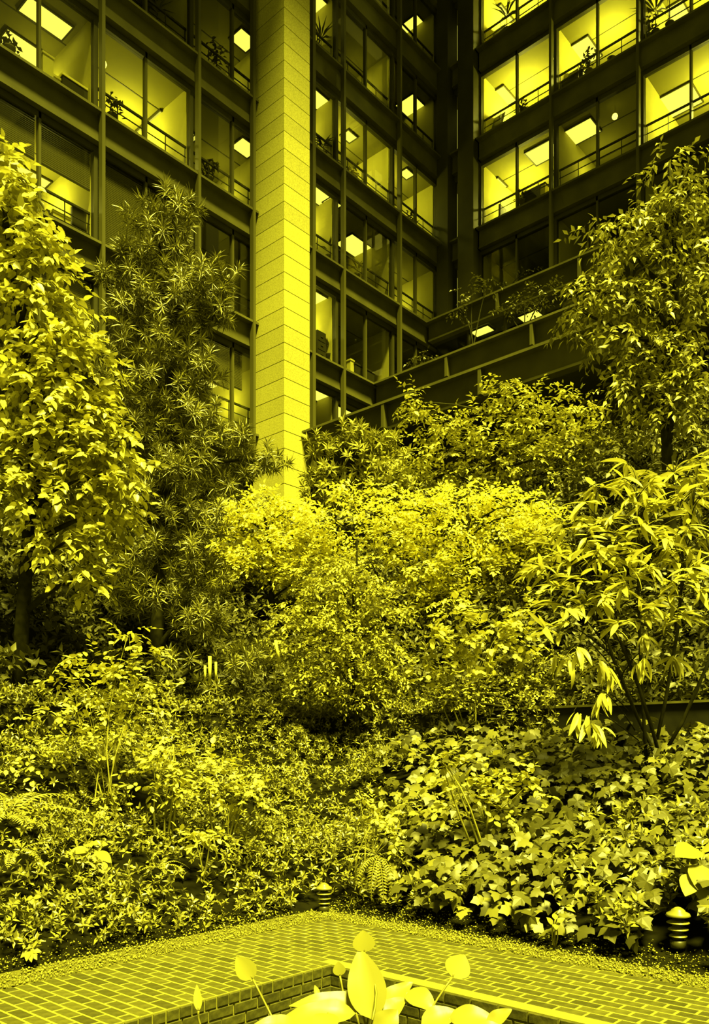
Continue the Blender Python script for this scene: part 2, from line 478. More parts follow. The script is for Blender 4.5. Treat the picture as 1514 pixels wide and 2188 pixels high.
o = obj('wall_back', MB().box(21, 21.2, 3, 19, 6, ZF[0] - .75), M['steel_dark']); tag(o, 'dark wall in the shade under the lowest terrace', kind='structure')

# unseen slabs for the top storeys, edges set to shade the upper facades
mb = MB().box(0, 30, 12.2, 26, 38, 39)
o = obj('ceiling', mb, M['steel_dark']); tag(o, 'unseen top-storey slab shaped to shade the upper left facade', kind='structure')
mb = MB().box(22.5, 34, -14, 12.2, 38, 39)
o = obj('ceiling', mb, M['steel_dark']); tag(o, 'unseen top-storey slab shaped to shade the right facade', kind='structure')

# ------------------------------------------------------------------ the stone column
XC0, XC1, YC0, YC1 = 17.83, 18.96, 18.86, 20.35
col = thing('stone_column', 'tall pale granite pier of stacked blocks rising through the court', 'column', (18.4, 19.6, 6))
obj('core', MB().box(XC0 + .02, XC1 - .02, YC0 + .02, YC1, 6, 37.9), M['core'], col)  # darker core showing in the joints between blocks
CH = .553
for i in range(57):
    z0 = 6.2 + i * CH
    if z0 > 37: break
    obj('stone_block', MB().box(XC0, XC1, YC0, YC1 - .02, z0 + .011, z0 + CH - .011), M['stone'], col)

# ------------------------------------------------------------------ ground, path, planter
gx = np.linspace(-6, 30, 121); gy = np.linspace(-4, 27, 104)
V = np.array([(x, y, terr(x, y) - .02) for y in gy for x in gx])
F = []
for j in range(len(gy) - 1):
    for i in range(len(gx) - 1):
        if max(gx[i+1] - XP, gy[j+1] - YP) < .12: continue
        a = j * len(gx) + i; F.append((a, a + 1, a + len(gx) + 1, a + len(gx)))
o = obj_np('ground', V, np.array(F), M['soil']); tag(o, 'dark soil bank rising behind the brick path', kind='structure')

mb = MB(); mb.box(XI, XP, -3, YI, -.9, -.0025); mb.box(-4, XP, YI, YP, -.9, -.0025)
fl = obj('floor', mb, M['mortar']); tag(fl, 'L-shaped brick path with pale mortar joints round the sunken planter', kind='structure')
BL, BW = .2, .1
def brick_mesh(name, lx, ly, h, m, ch=.006):
    me = bpy.data.meshes.new(name); x, y = lx / 2, ly / 2
    v = [(-x, -y, -h), (x, -y, -h), (x, y, -h), (-x, y, -h), (-x, -y, -ch), (x, -y, -ch), (x, y, -ch), (-x, y, -ch),
         (-x + ch, -y + ch, 0), (x - ch, -y + ch, 0), (x - ch, y - ch, 0), (-x + ch, y - ch, 0)]
    f = [(0, 1, 5, 4), (1, 2, 6, 5), (2, 3, 7, 6), (3, 0, 4, 7), (4, 5, 9, 8), (5, 6, 10, 9), (6, 7, 11, 10), (7, 4, 8, 11), (8, 9, 10, 11)]
    me.from_pydata(v, [], f); me.materials.append(m); return me
pave = brick_mesh('brick', BW - .017, BL - .018, .03, M['brick'], .003)
spots = []; halves = []
nx = int((XP + 4) / BW)
for i in range(nx):
    x = XP - (i + .5) * BW
    off = (i % 2) * BL / 2
    for j in range(60):
        y = YP - (j + .5) * BL + off - BL / 2 * 0
        if y > YP - .02: continue
        ylim = YI + .09 if x < XI else -3
        if x < XI and y - BL / 2 < YI - .01: continue
        if x >= XI and y < YI + .1 and x - BW / 2 < XI + .05: continue
        px, py, d = proj((x, y, 0)) if FX * x + FY * y > .5 else (-1e6, 0, 0)
        if -700 < px < 2200 and py < 2700: spots.append((d if -20 < px < 1534 and py < 2200 else d + 100, x, y))
    if i % 2 and x < XI:
        halves += [(x, YP - .05), (x, YI + .05)]
    elif i % 2: halves.append((x, YP - .05))
rest = []
allb = sorted(spots)
for k, (d, x, y) in enumerate(allb):
    if k < 300:
        o = link('brick', pave, fl); o.location = (x, y, random.uniform(-.001, .001)); o.rotation_euler = (random.gauss(0, .002), random.gauss(0, .002), random.gauss(0, .006))
    else: rest.append((x, y))
Vb = np.array([tuple(v.co) for v in pave.vertices]); Fb = [tuple(p.vertices) for p in pave.polygons]
V = np.concatenate([Vb + np.array((x, y, random.uniform(-.001, .001))) for x, y in rest])
F = np.concatenate([np.array(Fb) + i * len(Vb) for i in range(len(rest))])
hv = brick_mesh('half_brick', BW - .017, BL / 2 - .018, .03, M['brick'], .003)
for x, y in halves:
    q = proj((x, y, 0)) if FX * x + FY * y > .5 else (-9e9, 0, 0)
    if -500 < q[0] < 2000 and q[1] < 2600: o = link('half_brick', hv, fl); o.location = (x, y, random.uniform(-.001, .001))
mm = M['brick'].copy(); mm.name = 'paving_brick_far'
o = obj_np('brick_field', V, F, mm, fl); o['kind'] = 'stuff'

# planter walls of brick
def planter_wall(label, along_x):
    r = thing('wall_front' if along_x else 'wall_side', label, None, (XI, YI, -.9), kind='structure')
    L = 5.0; CHT = .077
    me_h = brick_mesh('brick', .088, CHT - .01, .05, M['wallbrick'], .004)
    me_s = brick_mesh('brick', .2, CHT - .012, .05, M['wallbrick'], .004)
    for c in range(8):
        z = -.004 - CHT * (c + .5)
        head = (c == 0 and along_x); step = .1 if head else .212
        n = int(L / step)
        for i in range(-1 if c % 2 else 0, n):
            u = (i + .5 + (.5 if c % 2 else 0)) * step if i >= 0 else .053
            if along_x: p = (XI - u, YI - .012, z); rot = Matrix(((1, 0, 0), (0, 0, -1), (0, 1, 0)))
            else: p = (XI - .012, YI - u, z); rot = Matrix(((0, 0, -1), (-1, 0, 0), (0, 1, 0)))
            q = proj(p) if FX * p[0] + FY * p[1] > .6 else (-9e9, 0, 0)
            if not (-60 < q[0] < 1574 and q[1] < 2330): continue
            o = link('brick', me_h if head or i < 0 else me_s, r)
            m4 = rot.to_4x4(); m4.translation = Vector(p) - Vector(r.location) + Vector((random.gauss(0, .001), random.gauss(0, .001), 0))
            o.matrix_local = m4
    return r
planter_wall('brick planter wall face under the left leg of the path', True)
planter_wall('brick planter wall face under the right leg of the path', False)
o = obj('planter_bed', MB().box(-3, XI - .05, -3, YI - .05, -.95, -.62), M['soil']); tag(o, 'sunken planting bed inside the brick planter walls', kind='structure')

# kerb and retaining walls of the garden terraces
def rwall(label, m0, z0, z1, thick=.18):
    mb = MB(); x = XP + m0; y = YP + m0
    mb.box(x, x + thick, -4, y + thick, z0, z1); mb.box(-6, x, y, y + thick, z0, z1)
    o = obj('retaining_wall', mb, M['kerb']); tag(o, label, kind='structure')
    mb = MB(); mb.box(x - .03, x + thick, -4, y + thick, z1, z1 + .03); mb.box(-6, x - .03, y - .03, y + thick, z1, z1 + .03)
    obj('coping', mb, M['coping'], o); return o
rwall('low stone retaining wall above the ivy bank', 4.5, 1.2, 2.22)
o = obj('retaining_wall', MB().box(-4, 7.2, 12.0, 12.3, 2.6, 3.5), M['kerb']); tag(o, 'dark stone ledge among the trees at the left edge', kind='structure')

# gravel strip
n = 34000
t = rng.random(n); xs = np.where(rng.random(n) < .5, XP + rng.random(n) * .7, -3.0 + rng.random(n) * (XP + 3.4))
ys = np.where(xs > XP, -2.5 + rng.random(n) * (YP + 2.9), YP + rng.random(n) * .7)
sel = np.maximum(xs - XP, ys - YP) < .02 + .66 * rng.random(n) ** .6
xs, ys = xs[sel], ys[sel]; n = len(xs)
OCT = np.array([(1, 0, 0), (-1, 0, 0), (0, 1, 0), (0, -1, 0), (0, 0, .7), (0, 0, -.7)]); OF = np.array([(0, 2, 4), (2, 1, 4), (1, 3, 4), (3, 0, 4), (2, 0, 5), (1, 2, 5), (3, 1, 5), (0, 3, 5)])
s = (.004 + .010 * rng.random(n) ** 2)[:, None, None]
an = rng.random(n) * 6.28
R = np.stack([np.stack([np.cos(an), -np.sin(an)], -1), np.stack([np.sin(an), np.cos(an)], -1)], 1)
V = np.repeat(OCT[None], n, 0) * (1 + .4 * rng.normal(size=(n, 1, 3)) * .5); V[:, :, :2] = np.einsum('nij,nkj->nki', R, V[:, :, :2])
zz = np.array([terr(a, c) for a, c in zip(xs, ys)])
V = V * s + np.stack([xs, ys, zz + .002 + .012 * rng.random(n)], -1)[:, None]
F = (np.arange(n)[:, None, None] * 6 + OF[None]).reshape(-1, 3)
o = obj_np('gravel', V.reshape(-1, 3), F, M['gravel']); tag(o, 'pale gravel strip between the brick path and the planting', 'gravel', kind='stuff')

mb = MB(); mb.box(XP + .005, XP + .5, -4, YP + .5, -.2, -.003); mb.box(-5, XP + .005, YP + .005, YP + .5, -.2, -.003)
o = obj('gravel_bed', mb, M['gravelbed']); tag(o, 'sandy bed under the gravel strip beside the path', kind='structure')

# ------------------------------------------------------------------ planting: trees
B = lambda d, *l: [(*b, d) if len(b) == 4 else b for b in l]
plant('broadleaf_tree', 'tall tree with bright heart-shaped leaves filling the left edge', 'tree', (40, 1500, 11.2),
      B(11, (0, 400, 70, 90), (30, 500, 90, 80), (70, 590, 95, 80), (80, 690, 110, 80), (130, 780, 120, 80), (110, 870, 140, 80), (190, 900, 90, 60),
        (160, 960, 140, 70), (240, 1010, 70, 50), (120, 1060, 150, 70), (240, 1090, 60, 45), (150, 1150, 110, 60), (40, 980, 80, 120), (190, 1230, 50, 40)),
      M['L_broad'], 'spray', .12, .08, 3.5, .11, kind='heart', droop=.5, flat=.8)
plant('podocarpus_tree', 'tall dark narrow-leaved tree with whorled needles left of the stone column', 'tree', (332, 1500, 13),
      B(13, (370, 450, 70, 50), (340, 520, 90, 60), (290, 580, 80, 55), (440, 600, 75, 50), (380, 640, 110, 60), (270, 680, 75, 55), (460, 670, 55, 40), (340, 740, 110, 60), (240, 770, 60, 50),
        (420, 800, 70, 50), (320, 840, 110, 60), (400, 900, 90, 60), (300, 930, 80, 60), (470, 950, 80, 45), (560, 985, 50, 30), (380, 1010, 110, 55), (480, 1030, 60, 40), (300, 1080, 80, 60),
        (410, 1110, 90, 55), (350, 1190, 110, 55), (440, 1230, 60, 45), (270, 1200, 60, 45), (330, 1280, 110, 45), (420, 1330, 70, 40), (390, 1420, 60, 35), (520, 1410, 80, 45), (450, 1480, 60, 35)),
      M['L_pod'], 'whorl', .19, .022, 3.6, .12, per=26)
plant('oval_leaf_tree', 'large tree with drooping oval leaves at the right edge below the lit storeys', 'tree', (1440, 1450, 13.5),
      B(13, (1430, 350, 60, 25), (1480, 410, 60, 50), (1420, 470, 80, 50), (1310, 490, 70, 35), (1360, 550, 100, 50), (1470, 550, 70, 70), (1270, 620, 60, 40), (1350, 640, 90, 50), (1240, 665, 45, 30),
        (1460, 670, 70, 70), (1320, 720, 80, 50), (1400, 770, 90, 60), (1490, 800, 60, 80), (1340, 810, 60, 50), (1430, 870, 90, 60), (1400, 440, 50, 40)),
      M['L_right'], 'spray', .145, .056, 2.7, .12, kind='oval', droop=.55, flat=.6)
plant('small_leaved_tree', 'airy small-leaved tree in front of the lowest terrace right of the column', 'tree', (1050, 1400, 19.5),
      B(19, (880, 860, 35, 30), (930, 900, 70, 40), (1080, 840, 45, 40), (1130, 860, 70, 40), (1220, 870, 60, 40), (1060, 910, 90, 50), (1170, 930, 100, 55), (960, 960, 90, 50), (1080, 980, 100, 50), (1240, 950, 60, 55), (1180, 1010, 90, 45), (980, 1020, 90, 40), (870, 1000, 45, 50)),
      M['L_mid'], 'spray', .14, .075, 2.2, .09, kind='oval', droop=.2)
plant('clipped_conifer', 'dark feathery conifer at the right foot of the stone column', 'tree', (720, 1300, 22.5),
      B(22, (690, 960, 35, 30), (700, 1030, 45, 55), (740, 1060, 60, 40), (660, 1040, 15, 50)), M['L_con'], 'whorl', .24, .06, 4.5, .1, per=14)
plant('clipped_conifer', 'bushy conifer with lit tips under the terrace edge right of column', 'tree', (810, 1300, 22),
      B(21.5, (765, 925, 45, 28), (820, 945, 45, 30), (790, 980, 60, 40), (850, 1000, 45, 45), (800, 1040, 60, 40)), M['L_con'], 'whorl', .24, .06, 4.5, .1, per=14)
plant('flowering_sapling', 'slender sapling with flat bright tiers in front of the conifers', 'tree', (770, 1250, 17),
      B(17, (760, 1040, 60, 14), (730, 1055, 30, 10), (800, 1045, 40, 12), (700, 1090, 55, 14), (760, 1090, 40, 14)), M['L_bright'], 'spray', .13, .075, 2.2, .035, droop=.05, flat=.95)
plant('bright_shrub', 'pale bright shrub mass below the stone column', 'shrub', (580, 1450, 18),
      B(18, (500, 1090, 45, 40), (560, 1080, 60, 35), (620, 1090, 50, 30), (680, 1120, 70, 35), (540, 1140, 70, 45), (620, 1160, 80, 45), (700, 1180, 70, 40), (560, 1210, 80, 45), (650, 1230, 80, 40), (500, 1190, 50, 60)),
      M['L_bright'], 'spray', .11, .064, 3.3, .07, droop=.15, flat=.85)
plant('bright_shrub', 'wide bright small-leaved shrub in the middle right of the garden', 'shrub', (990, 1450, 16),
      B(16, (820, 1100, 60, 35), (900, 1080, 70, 35), (1000, 1070, 80, 35), (1090, 1080, 70, 40), (1160, 1100, 50, 35), (850, 1150, 80, 40), (950, 1140, 90, 45), (1060, 1150, 90, 45), (1150, 1150, 60, 45), (900, 1220, 80, 45), (1000, 1220, 90, 45), (1100, 1220, 80, 45), (1180, 1210, 50, 50), (960, 1290, 90, 40), (1060, 1290, 80, 40)),
      M['L_bright'], 'spray', .105, .058, 3.3, .06, droop=.15, flat=.85)
plant('weeping_maple', 'low weeping tree with layered fine foliage in the centre', 'tree', (770, 1540, 13.5),
      B(13.5, (750, 1210, 60, 25), (700, 1240, 60, 28), (770, 1265, 90, 35), (690, 1300, 100, 38), (820, 1310, 60, 35), (620, 1330, 60, 28), (740, 1350, 110, 40), (600, 1370, 45, 22), (680, 1400, 100, 36), (800, 1390, 80, 36), (730, 1440, 110, 36), (820, 1450, 60, 32), (660, 1470, 70, 28), (770, 1490, 80, 26)),
      M['L_mid'], 'spray', .075, .042, 3.0, .05, droop=.35, flat=.85)
plant('broad_shrub', 'shrub with larger round leaves to the right of the weeping tree', 'shrub', (1000, 1560, 12),
      B(12, (920, 1330, 45, 25), (990, 1320, 60, 40), (1060, 1330, 60, 40), (960, 1370, 70, 35), (1050, 1380, 70, 35), (910, 1410, 45, 25), (940, 1440, 40, 20), (1010, 1430, 60, 35), (1110, 1380, 45, 40), (1130, 1310, 35, 40)),
      M['L_round'], 'spray', .11, .085, 1.9, .014, kind='round', droop=.2, flat=.8, barkmat='twig', stems=4)
plant('understory_shrub', 'fine-leaved dim shrub along the wall left of the bamboo', 'shrub', (1150, 1540, 11.8),
      B(11.8, (1000, 1480, 80, 28), (1100, 1470, 80, 35), (1200, 1480, 80, 30), (1190, 1420, 60, 35), (1300, 1490, 70, 20), (930, 1490, 50, 20)), M['L_mid'], 'spray', .055, .035, 1.6, .03, droop=.2, stems=3)
plant('understory_shrub', 'fine-leaved dim shrub behind the bamboo at the right edge', 'shrub', (1450, 1520, 12),
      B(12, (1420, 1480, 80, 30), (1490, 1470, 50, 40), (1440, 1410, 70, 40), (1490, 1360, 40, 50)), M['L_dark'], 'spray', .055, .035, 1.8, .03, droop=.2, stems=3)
plant('shade_tree', 'shade-coloured dark tree mass behind the left trees', 'tree', (120, 1400, 16),
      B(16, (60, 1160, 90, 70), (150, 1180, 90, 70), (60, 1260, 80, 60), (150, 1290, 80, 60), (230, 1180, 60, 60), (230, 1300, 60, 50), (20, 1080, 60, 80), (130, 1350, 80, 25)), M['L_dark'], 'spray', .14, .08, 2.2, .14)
plant('shade_tree', 'shade-coloured dark tree mass above the bamboo at the right', 'tree', (1380, 1400, 17),
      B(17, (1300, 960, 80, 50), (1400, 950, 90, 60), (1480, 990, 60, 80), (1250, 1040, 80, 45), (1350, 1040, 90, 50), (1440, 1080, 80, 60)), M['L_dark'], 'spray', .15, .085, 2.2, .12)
plant('shade_tree', 'shade-coloured dark tree mass behind the bamboo leaves', 'tree', (1400, 1450, 14.5),
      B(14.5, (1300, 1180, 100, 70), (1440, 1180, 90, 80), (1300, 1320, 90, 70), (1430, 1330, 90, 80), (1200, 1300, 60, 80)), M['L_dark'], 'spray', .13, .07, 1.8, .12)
plant('azalea_shrub', 'tall azalea with rounded bright leaves on thin stems at left', 'shrub', (222, 1785, 9.0),
      B(9.2, (275, 1350, 35, 25), (290, 1400, 55, 30), (200, 1410, 55, 28), (150, 1450, 60, 28), (240, 1450, 60, 30), (310, 1460, 50, 25), (190, 1500, 70, 28), (290, 1510, 60, 28), (110, 1530, 50, 20), (230, 1560, 55, 28), (160, 1590, 55, 22),
        (100, 1600, 55, 24), (60, 1640, 40, 20), (270, 1600, 45, 25), (240, 1700, 38, 20), (225, 1730, 20, 14)),
      M['L_round'], 'spray', .085, .052, 1.7, .010, kind='round', droop=.2, flat=.85, barkmat='twig', stems=6)
plant('azalea_shrub', 'rounded bright azalea clump right of the tall stems at left', 'shrub', (350, 1740, 8.8),
      B(8.8, (370, 1590, 45, 26), (330, 1630, 50, 30), (380, 1650, 45, 28), (320, 1680, 35, 22), (390, 1690, 30, 20)), M['L_round'], 'spray', .085, .052, 1.9, .014, kind='round', droop=.2, flat=.85, barkmat='twig', stems=4)
plant('azalea_shrub', 'azalea clump with scattered round leaves above the bank centre left', 'shrub', (480, 1760, 8.9),
      B(8.9, (450, 1630, 45, 24), (510, 1650, 40, 24), (460, 1680, 50, 26), (530, 1700, 40, 28), (490, 1730, 45, 24), (540, 1660, 30, 30)), M['L_round'], 'spray', .08, .055, 1.5, .012, kind='round', droop=.2, flat=.85, barkmat='twig', stems=4)
plant('azalea_shrub', 'small low azalea sprig lying over the dark bank at left', 'shrub', (430, 1800, 8.2),
      B(8.2, (415, 1785, 22, 9), (450, 1782, 18, 10)), M['L_round'], 'spray', .085, .06, 2.2, .01, kind='round', barkmat='twig', stems=2)
plant('rounded_leaf_shrub', 'low shrub with bright round leaves above the ivy', 'shrub', (1040, 1760, 8.6),
      B(8.6, (940, 1620, 40, 16), (1010, 1625, 50, 20), (1080, 1640, 50, 24), (1140, 1660, 40, 24), (970, 1665, 55, 20), (1050, 1680, 55, 22), (1110, 1700, 45, 20), (1000, 1705, 45, 18), (950, 1715, 40, 14), (1060, 1735, 50, 16)),
      M['L_round'], 'spray', .08, .062, 1.8, .014, kind='round', droop=.15, flat=.85, barkmat='twig', stems=5)
plant('rounded_leaf_shrub', 'small bright tuft at the top of the hanging fern', 'shrub', (775, 1790, 8.6),
      B(8.5, (770, 1715, 35, 16), (800, 1750, 22, 12), (850, 1785, 26, 16), (840, 1740, 30, 14)), M['L_round'], 'spray', .07, .045, 2.2, .012, kind='round', barkmat='twig', stems=3)

# terrace planting
def ledge_plant(label, lst, L=.16, dens=1.2, m='L_mid', z=15.5):
    c = at(*[lst[0][0], lst[0][1] + lst[0][3], lst[0][4]])
    c[2] = z; root = thing('terrace_shrub', label, 'shrub', c)
    bs = []
    for b in lst:
        a = math.pi * b[2] * b[3] * (b[4] / FOC) ** 2; n = max(5, int(dens * a / (L * L * .3) / 6))
        P, O = blob_sample(b, n); bs.append(spray_leaves(P, O, L, L * .5, 'oval', 6, 3, .3, .8))
        obj('stem', MB().tube(limb(c, at(b[0], b[1], b[4]), .1), [.02, .02, .018, .015, .012, .006], 5), M['bark'], root)
    V, F = merge(bs); f = obj_np('foliage', V, F, M[m], root); f['kind'] = 'stuff'
ledge_plant('low green edging plants along the middle terrace near the corner', [(905, 762, 45, 12, 30.2, .3), (880, 775, 30, 8, 30.4, .3)], .15, 1.0, 'L_dark')
ledge_plant('thin shrub leaning over the middle terrace edge', [(1010, 625, 45, 25, 28.4, .4), (980, 660, 30, 14, 28.6, .4), (1045, 600, 30, 12, 28.2, .4)], .15, .7, 'L_dark')
ledge_plant('dense shrub on the middle terrace beside the oval-leaved tree', [(1120, 645, 50, 22, 27.2, .4), (1170, 620, 40, 20, 26.6, .4), (1085, 660, 30, 14, 27.5, .4)], .14, 1.2, 'L_dark')
ledge_plant('thin trailing plant on the topmost terrace edge', [(1075, 600, 35, 10, 31.5, .2), (1120, 580, 25, 8, 31, .2)], .14, .6, 'L_dark', 19.1)

# ------------------------------------------------------------------ ground cover and ivy
LAMPS = [at(692, 1938, 8.35), at(1448, 2036, 6.35)]
def clear_lamps(P, k):
    for c in LAMPS:
        t = np.clip((P[:, :2] @ c[:2]) / (c[:2] @ c[:2]), 0, 1)
        dist = np.linalg.norm(P[:, :2] - t[:, None] * c[:2], axis=1)
        k &= ~((dist < .22) & (t > .75))
    return k
def bank_points(n, x0, x1, y0, y1, mlo, mhi):
    X = x0 + rng.random(n) * (x1 - x0); Y = y0 + rng.random(n) * (y1 - y0)
    m = np.maximum(X - XP, Y - YP); k = (m > mlo) & (m < mhi); X, Y = X[k], Y[k]
    Z = np.array([terr(a, b) for a, b in zip(X, Y)])
    return np.stack([X, Y, Z], -1)
def seen(P, px0=-520, px1=2050):
    d = P @ np.array((FX, FY, 0)); r = P @ np.array((RX, RY, 0)); px = CX + FOC * r / d
    return (d > 2) & (px > px0) & (px < px1), px, d
def bumps(P):
    return .10 * np.sin(P[:, 0] * 2.3 + 1.2 * np.sin(P[:, 1] * 1.7)) + .09 * np.sin(P[:, 1] * 2.9 + 1.3 * P[:, 0])
SL = unit(np.array((0.0, -.35, 1.0)))
P = bank_points(58000, -4, 13, -1, 13, .38, 4.9); k, px, d = seen(P)
m = np.maximum(P[:, 0] - XP, P[:, 1] - YP)
py = HZ - FOC * (P[:, 2] - CAMZ) / d
k &= ~((px > 850) & (rng.random(len(P)) > np.clip((1000 - px) / 150, 0.06, 1)))
k &= rng.random(len(P)) < np.clip((m - .30) / .3, 0, 1)
hol = np.sin(P[:, 0] * 1.9 + 2 * np.sin(P[:, 1] * 1.1)) * np.sin(P[:, 1] * 2.3 + 1.5 * np.sin(P[:, 0] * .9)) + .5 * np.sin(P[:, 0] * 4.1) * np.sin(P[:, 1] * 4.7)
k &= rng.random(len(P)) < np.clip(.85 + .9 * hol, .25, 1)
for hx, hy, hr, hs in ((1080, 1545, 190, 45), (60, 1500, 90, 40), (420, 1505, 80, 25), (90, 1680, 60, 35), (330, 1730, 60, 30), (520, 1760, 60, 25), (880, 1690, 70, 30)):
    k &= ~((((px - hx) / hr) ** 2 + ((py - hy) / hs) ** 2 < 1) & (rng.random(len(P)) < .8))
k = clear_lamps(P, k); P = P[k]; P[:, 2] += .04 + bumps(P) * np.clip(m[k], 0, 1) + .30 * rng.random(len(P)) * np.clip(m[k] * 1.3, .25, 1)
O = unit(np.tile(np.array((-.2, -.3, .9)), (len(P), 1)) + rng.normal(size=(len(P), 3)) * .6)
V, F = whorl_leaves(P, O, .068, .027, 7, 'oval', .85, .2)
o = obj_np('ground_cover', V, F, M['L_cover']); tag(o, 'glossy small-leaved ground cover carpeting the left and centre bank', 'ground cover', kind='stuff')
P = bank_points(3400, 5.9, 9.5, -2, 6, .36, 2.2); k, px, d = seen(P, 1150); k &= rng.random(len(P)) < np.clip((px - 1150) / 200, 0, 1) * .75; k = clear_lamps(P, k); P = P[k]; P[:, 2] += .2 + .22 * rng.random(len(P))
O = unit(np.tile(np.array((-.5, -.2, .8)), (len(P), 1)) + rng.normal(size=(len(P), 3)) * .4)
V, F = whorl_leaves(P, O, .10, .04, 7, 'oval', .75, .2)
o = obj_np('ground_cover', V, F, M['L_cover']); tag(o, 'patch of pointed glossy leaves at the right end of the ivy', 'ground cover', kind='stuff')
P = bank_points(62000, -6, 20, -4, 20, 4.7, 12.8); k, px, d = seen(P); P = P[k][:26000]; P[:, 2] += .1 + .7 * rng.random(len(P)) ** 1.5
O = unit(np.tile(np.array((-.3, -.3, .8)), (len(P), 1)) + rng.normal(size=(len(P), 3)) * .5)
V, F = whorl_leaves(P, O, .16, .07, 5, 'oval', .75, .2)
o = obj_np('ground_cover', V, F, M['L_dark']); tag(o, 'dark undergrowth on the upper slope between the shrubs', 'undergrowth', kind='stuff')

P = bank_points(70000, -4, 13, 3, 13, 4.25, 4.6); k, px, d = seen(P, -520, 1190); P = P[k][:5200]; P[:, 2] = 1.6 + .85 * rng.random(len(P))
O = unit(np.tile(np.array((-.5, -.5, .6)), (len(P), 1)) + rng.normal(size=(len(P), 3)) * .6)
V, F = whorl_leaves(P, O, .085, .034, 7, 'oval', .85, .2)
o = obj_np('ground_cover', V, F, M['L_cover']); tag(o, 'trailing leaves spilling over the low retaining wall', 'ground cover', kind='stuff')

# ivy bank: large lobed leaves
ivy_me = []
for k in range(5):
    T, Fv = TPL['ivy']; Tj = T.copy(); Tj[1:18] += rng.normal(size=(17, 3)) * (.015, .015, .03)
    me = bpy.data.meshes.new('ivy_leaf'); me.from_pydata([tuple(v) for v in Tj], [], [tuple(f) for f in Fv]); me.materials.append(M['L_ivy']); ivy_me.append(me)
ivy = thing('ivy_bed', 'bed of large lobed ivy leaves covering the right bank', 'ivy', (8, 4, .9))
off = np.array(ivy.location)
P = bank_points(9600, 5.9, 11, -3.2, 9.5, .40, 4.45); k, px, d = seen(P, 800)
k &= rng.random(len(P)) < np.clip((px - 800) / 120, 0, 1); k = clear_lamps(P, k); P = P[k]; px = px[k]; d = d[k]
mm_ = np.maximum(P[:, 0] - XP, P[:, 1] - YP)
P[:, 2] += .12 + .30 * rng.random(len(P)) * np.clip(mm_ * 1.2, .3, 1) + bumps(P) * .7 * np.clip(mm_, 0, 1)
n = len(P)
D = np.tile(np.array((-.75, -.15, -.35)), (n, 1)) + rng.normal(size=(n, 3)) * (.5, .6, .3); N = np.tile(np.array((-.55, -.2, .8)), (n, 1)) + rng.normal(size=(n, 3)) * .38
LL = .10 + .085 * rng.random(n)
hh = P[:, 2] - np.array([terr(a, b) for a, b in P[:, :2]])
order = np.argsort(-(LL / d) * (.3 + hh) * (px < 1530))
D = unit(D); S = unit(np.cross(N, D)); N2 = np.cross(D, S)
for i in order[:300]:
    o = link('ivy_leaf', ivy_me[i % 5], ivy)
    l = LL[i]
    o.matrix_local = Matrix(((D[i][0]*l, S[i][0]*l, N2[i][0]*l, P[i][0]-off[0]), (D[i][1]*l, S[i][1]*l, N2[i][1]*l, P[i][1]-off[1]), (D[i][2]*l, S[i][2]*l, N2[i][2]*l, P[i][2]-off[2]), (0, 0, 0, 1)))
r_ = order[300:]
V, F = leaf_batch(P[r_], D[r_], N[r_], LL[r_], LL[r_], 'ivy')
o = obj_np('ivy_foliage', V, F, M['L_ivy'], ivy); o['kind'] = 'stuff'

# ------------------------------------------------------------------ single big leaves
def bigleaf(L, W, droop=.25, fold=.12, wavy=0.0, seg=8, shape='ovate', twist=0):
    """leaf along +X, normal +Z; returns verts and quads"""
    v, f = [], []
    for i in range(seg + 1):
        t = i / seg
        if shape == 'ovate': wd = W * .5 * (math.sin(math.pi * min(1, t ** .75)) ** .8 if 0 < t < 1 else 0)
        elif shape == 'lance': wd = W * .5 * (math.sin(math.pi * t ** .8) ** .7 if 0 < t < 1 else 0)
        else: wd = W * .5 * math.sqrt(max(0, 1 - (2 * t - 1) ** 2))
        wd = max(wd, .002)
        x = L * (t - droop * .35 * t * t); z = -L * droop * t * t
        for s_ in (-1, -.5, 0, .5, 1):
            y = wd * s_
            zz = z + fold * abs(y) * 1.2 + (wavy * L * math.sin(t * 14 + s_ * 2) * abs(s_) if wavy else 0)
            v.append((x, y, zz))
    for i in range(seg):
        for j in range(4):
            a = i * 5 + j; f.append((a, a + 5, a + 6, a + 1))
    return v, f
def frame_matrix(p, d, n, s=1.0, off=(0, 0, 0)):
    d = Vector(d).normalized(); n = Vector(n); s_ = n.cross(d)
    if s_.length < 1e-4: s_ = Vector((1, 0, 0)).cross(d)
    s_.normalize(); n2 = d.cross(s_)
    p = Vector(p) - Vector(off)
    return Matrix(((d.x*s, s_.x*s, n2.x*s, p.x), (d.y*s, s_.y*s, n2.y*s, p.y), (d.z*s, s_.z*s, n2.z*s, p.z), (0, 0, 0, 1)))
def leaf_mesh(name, m, *a, **k):
    v, f = bigleaf(*a, **k); me = bpy.data.meshes.new(name); me.from_pydata(v, [], f); me.shade_smooth(); me.materials.append(m); return me

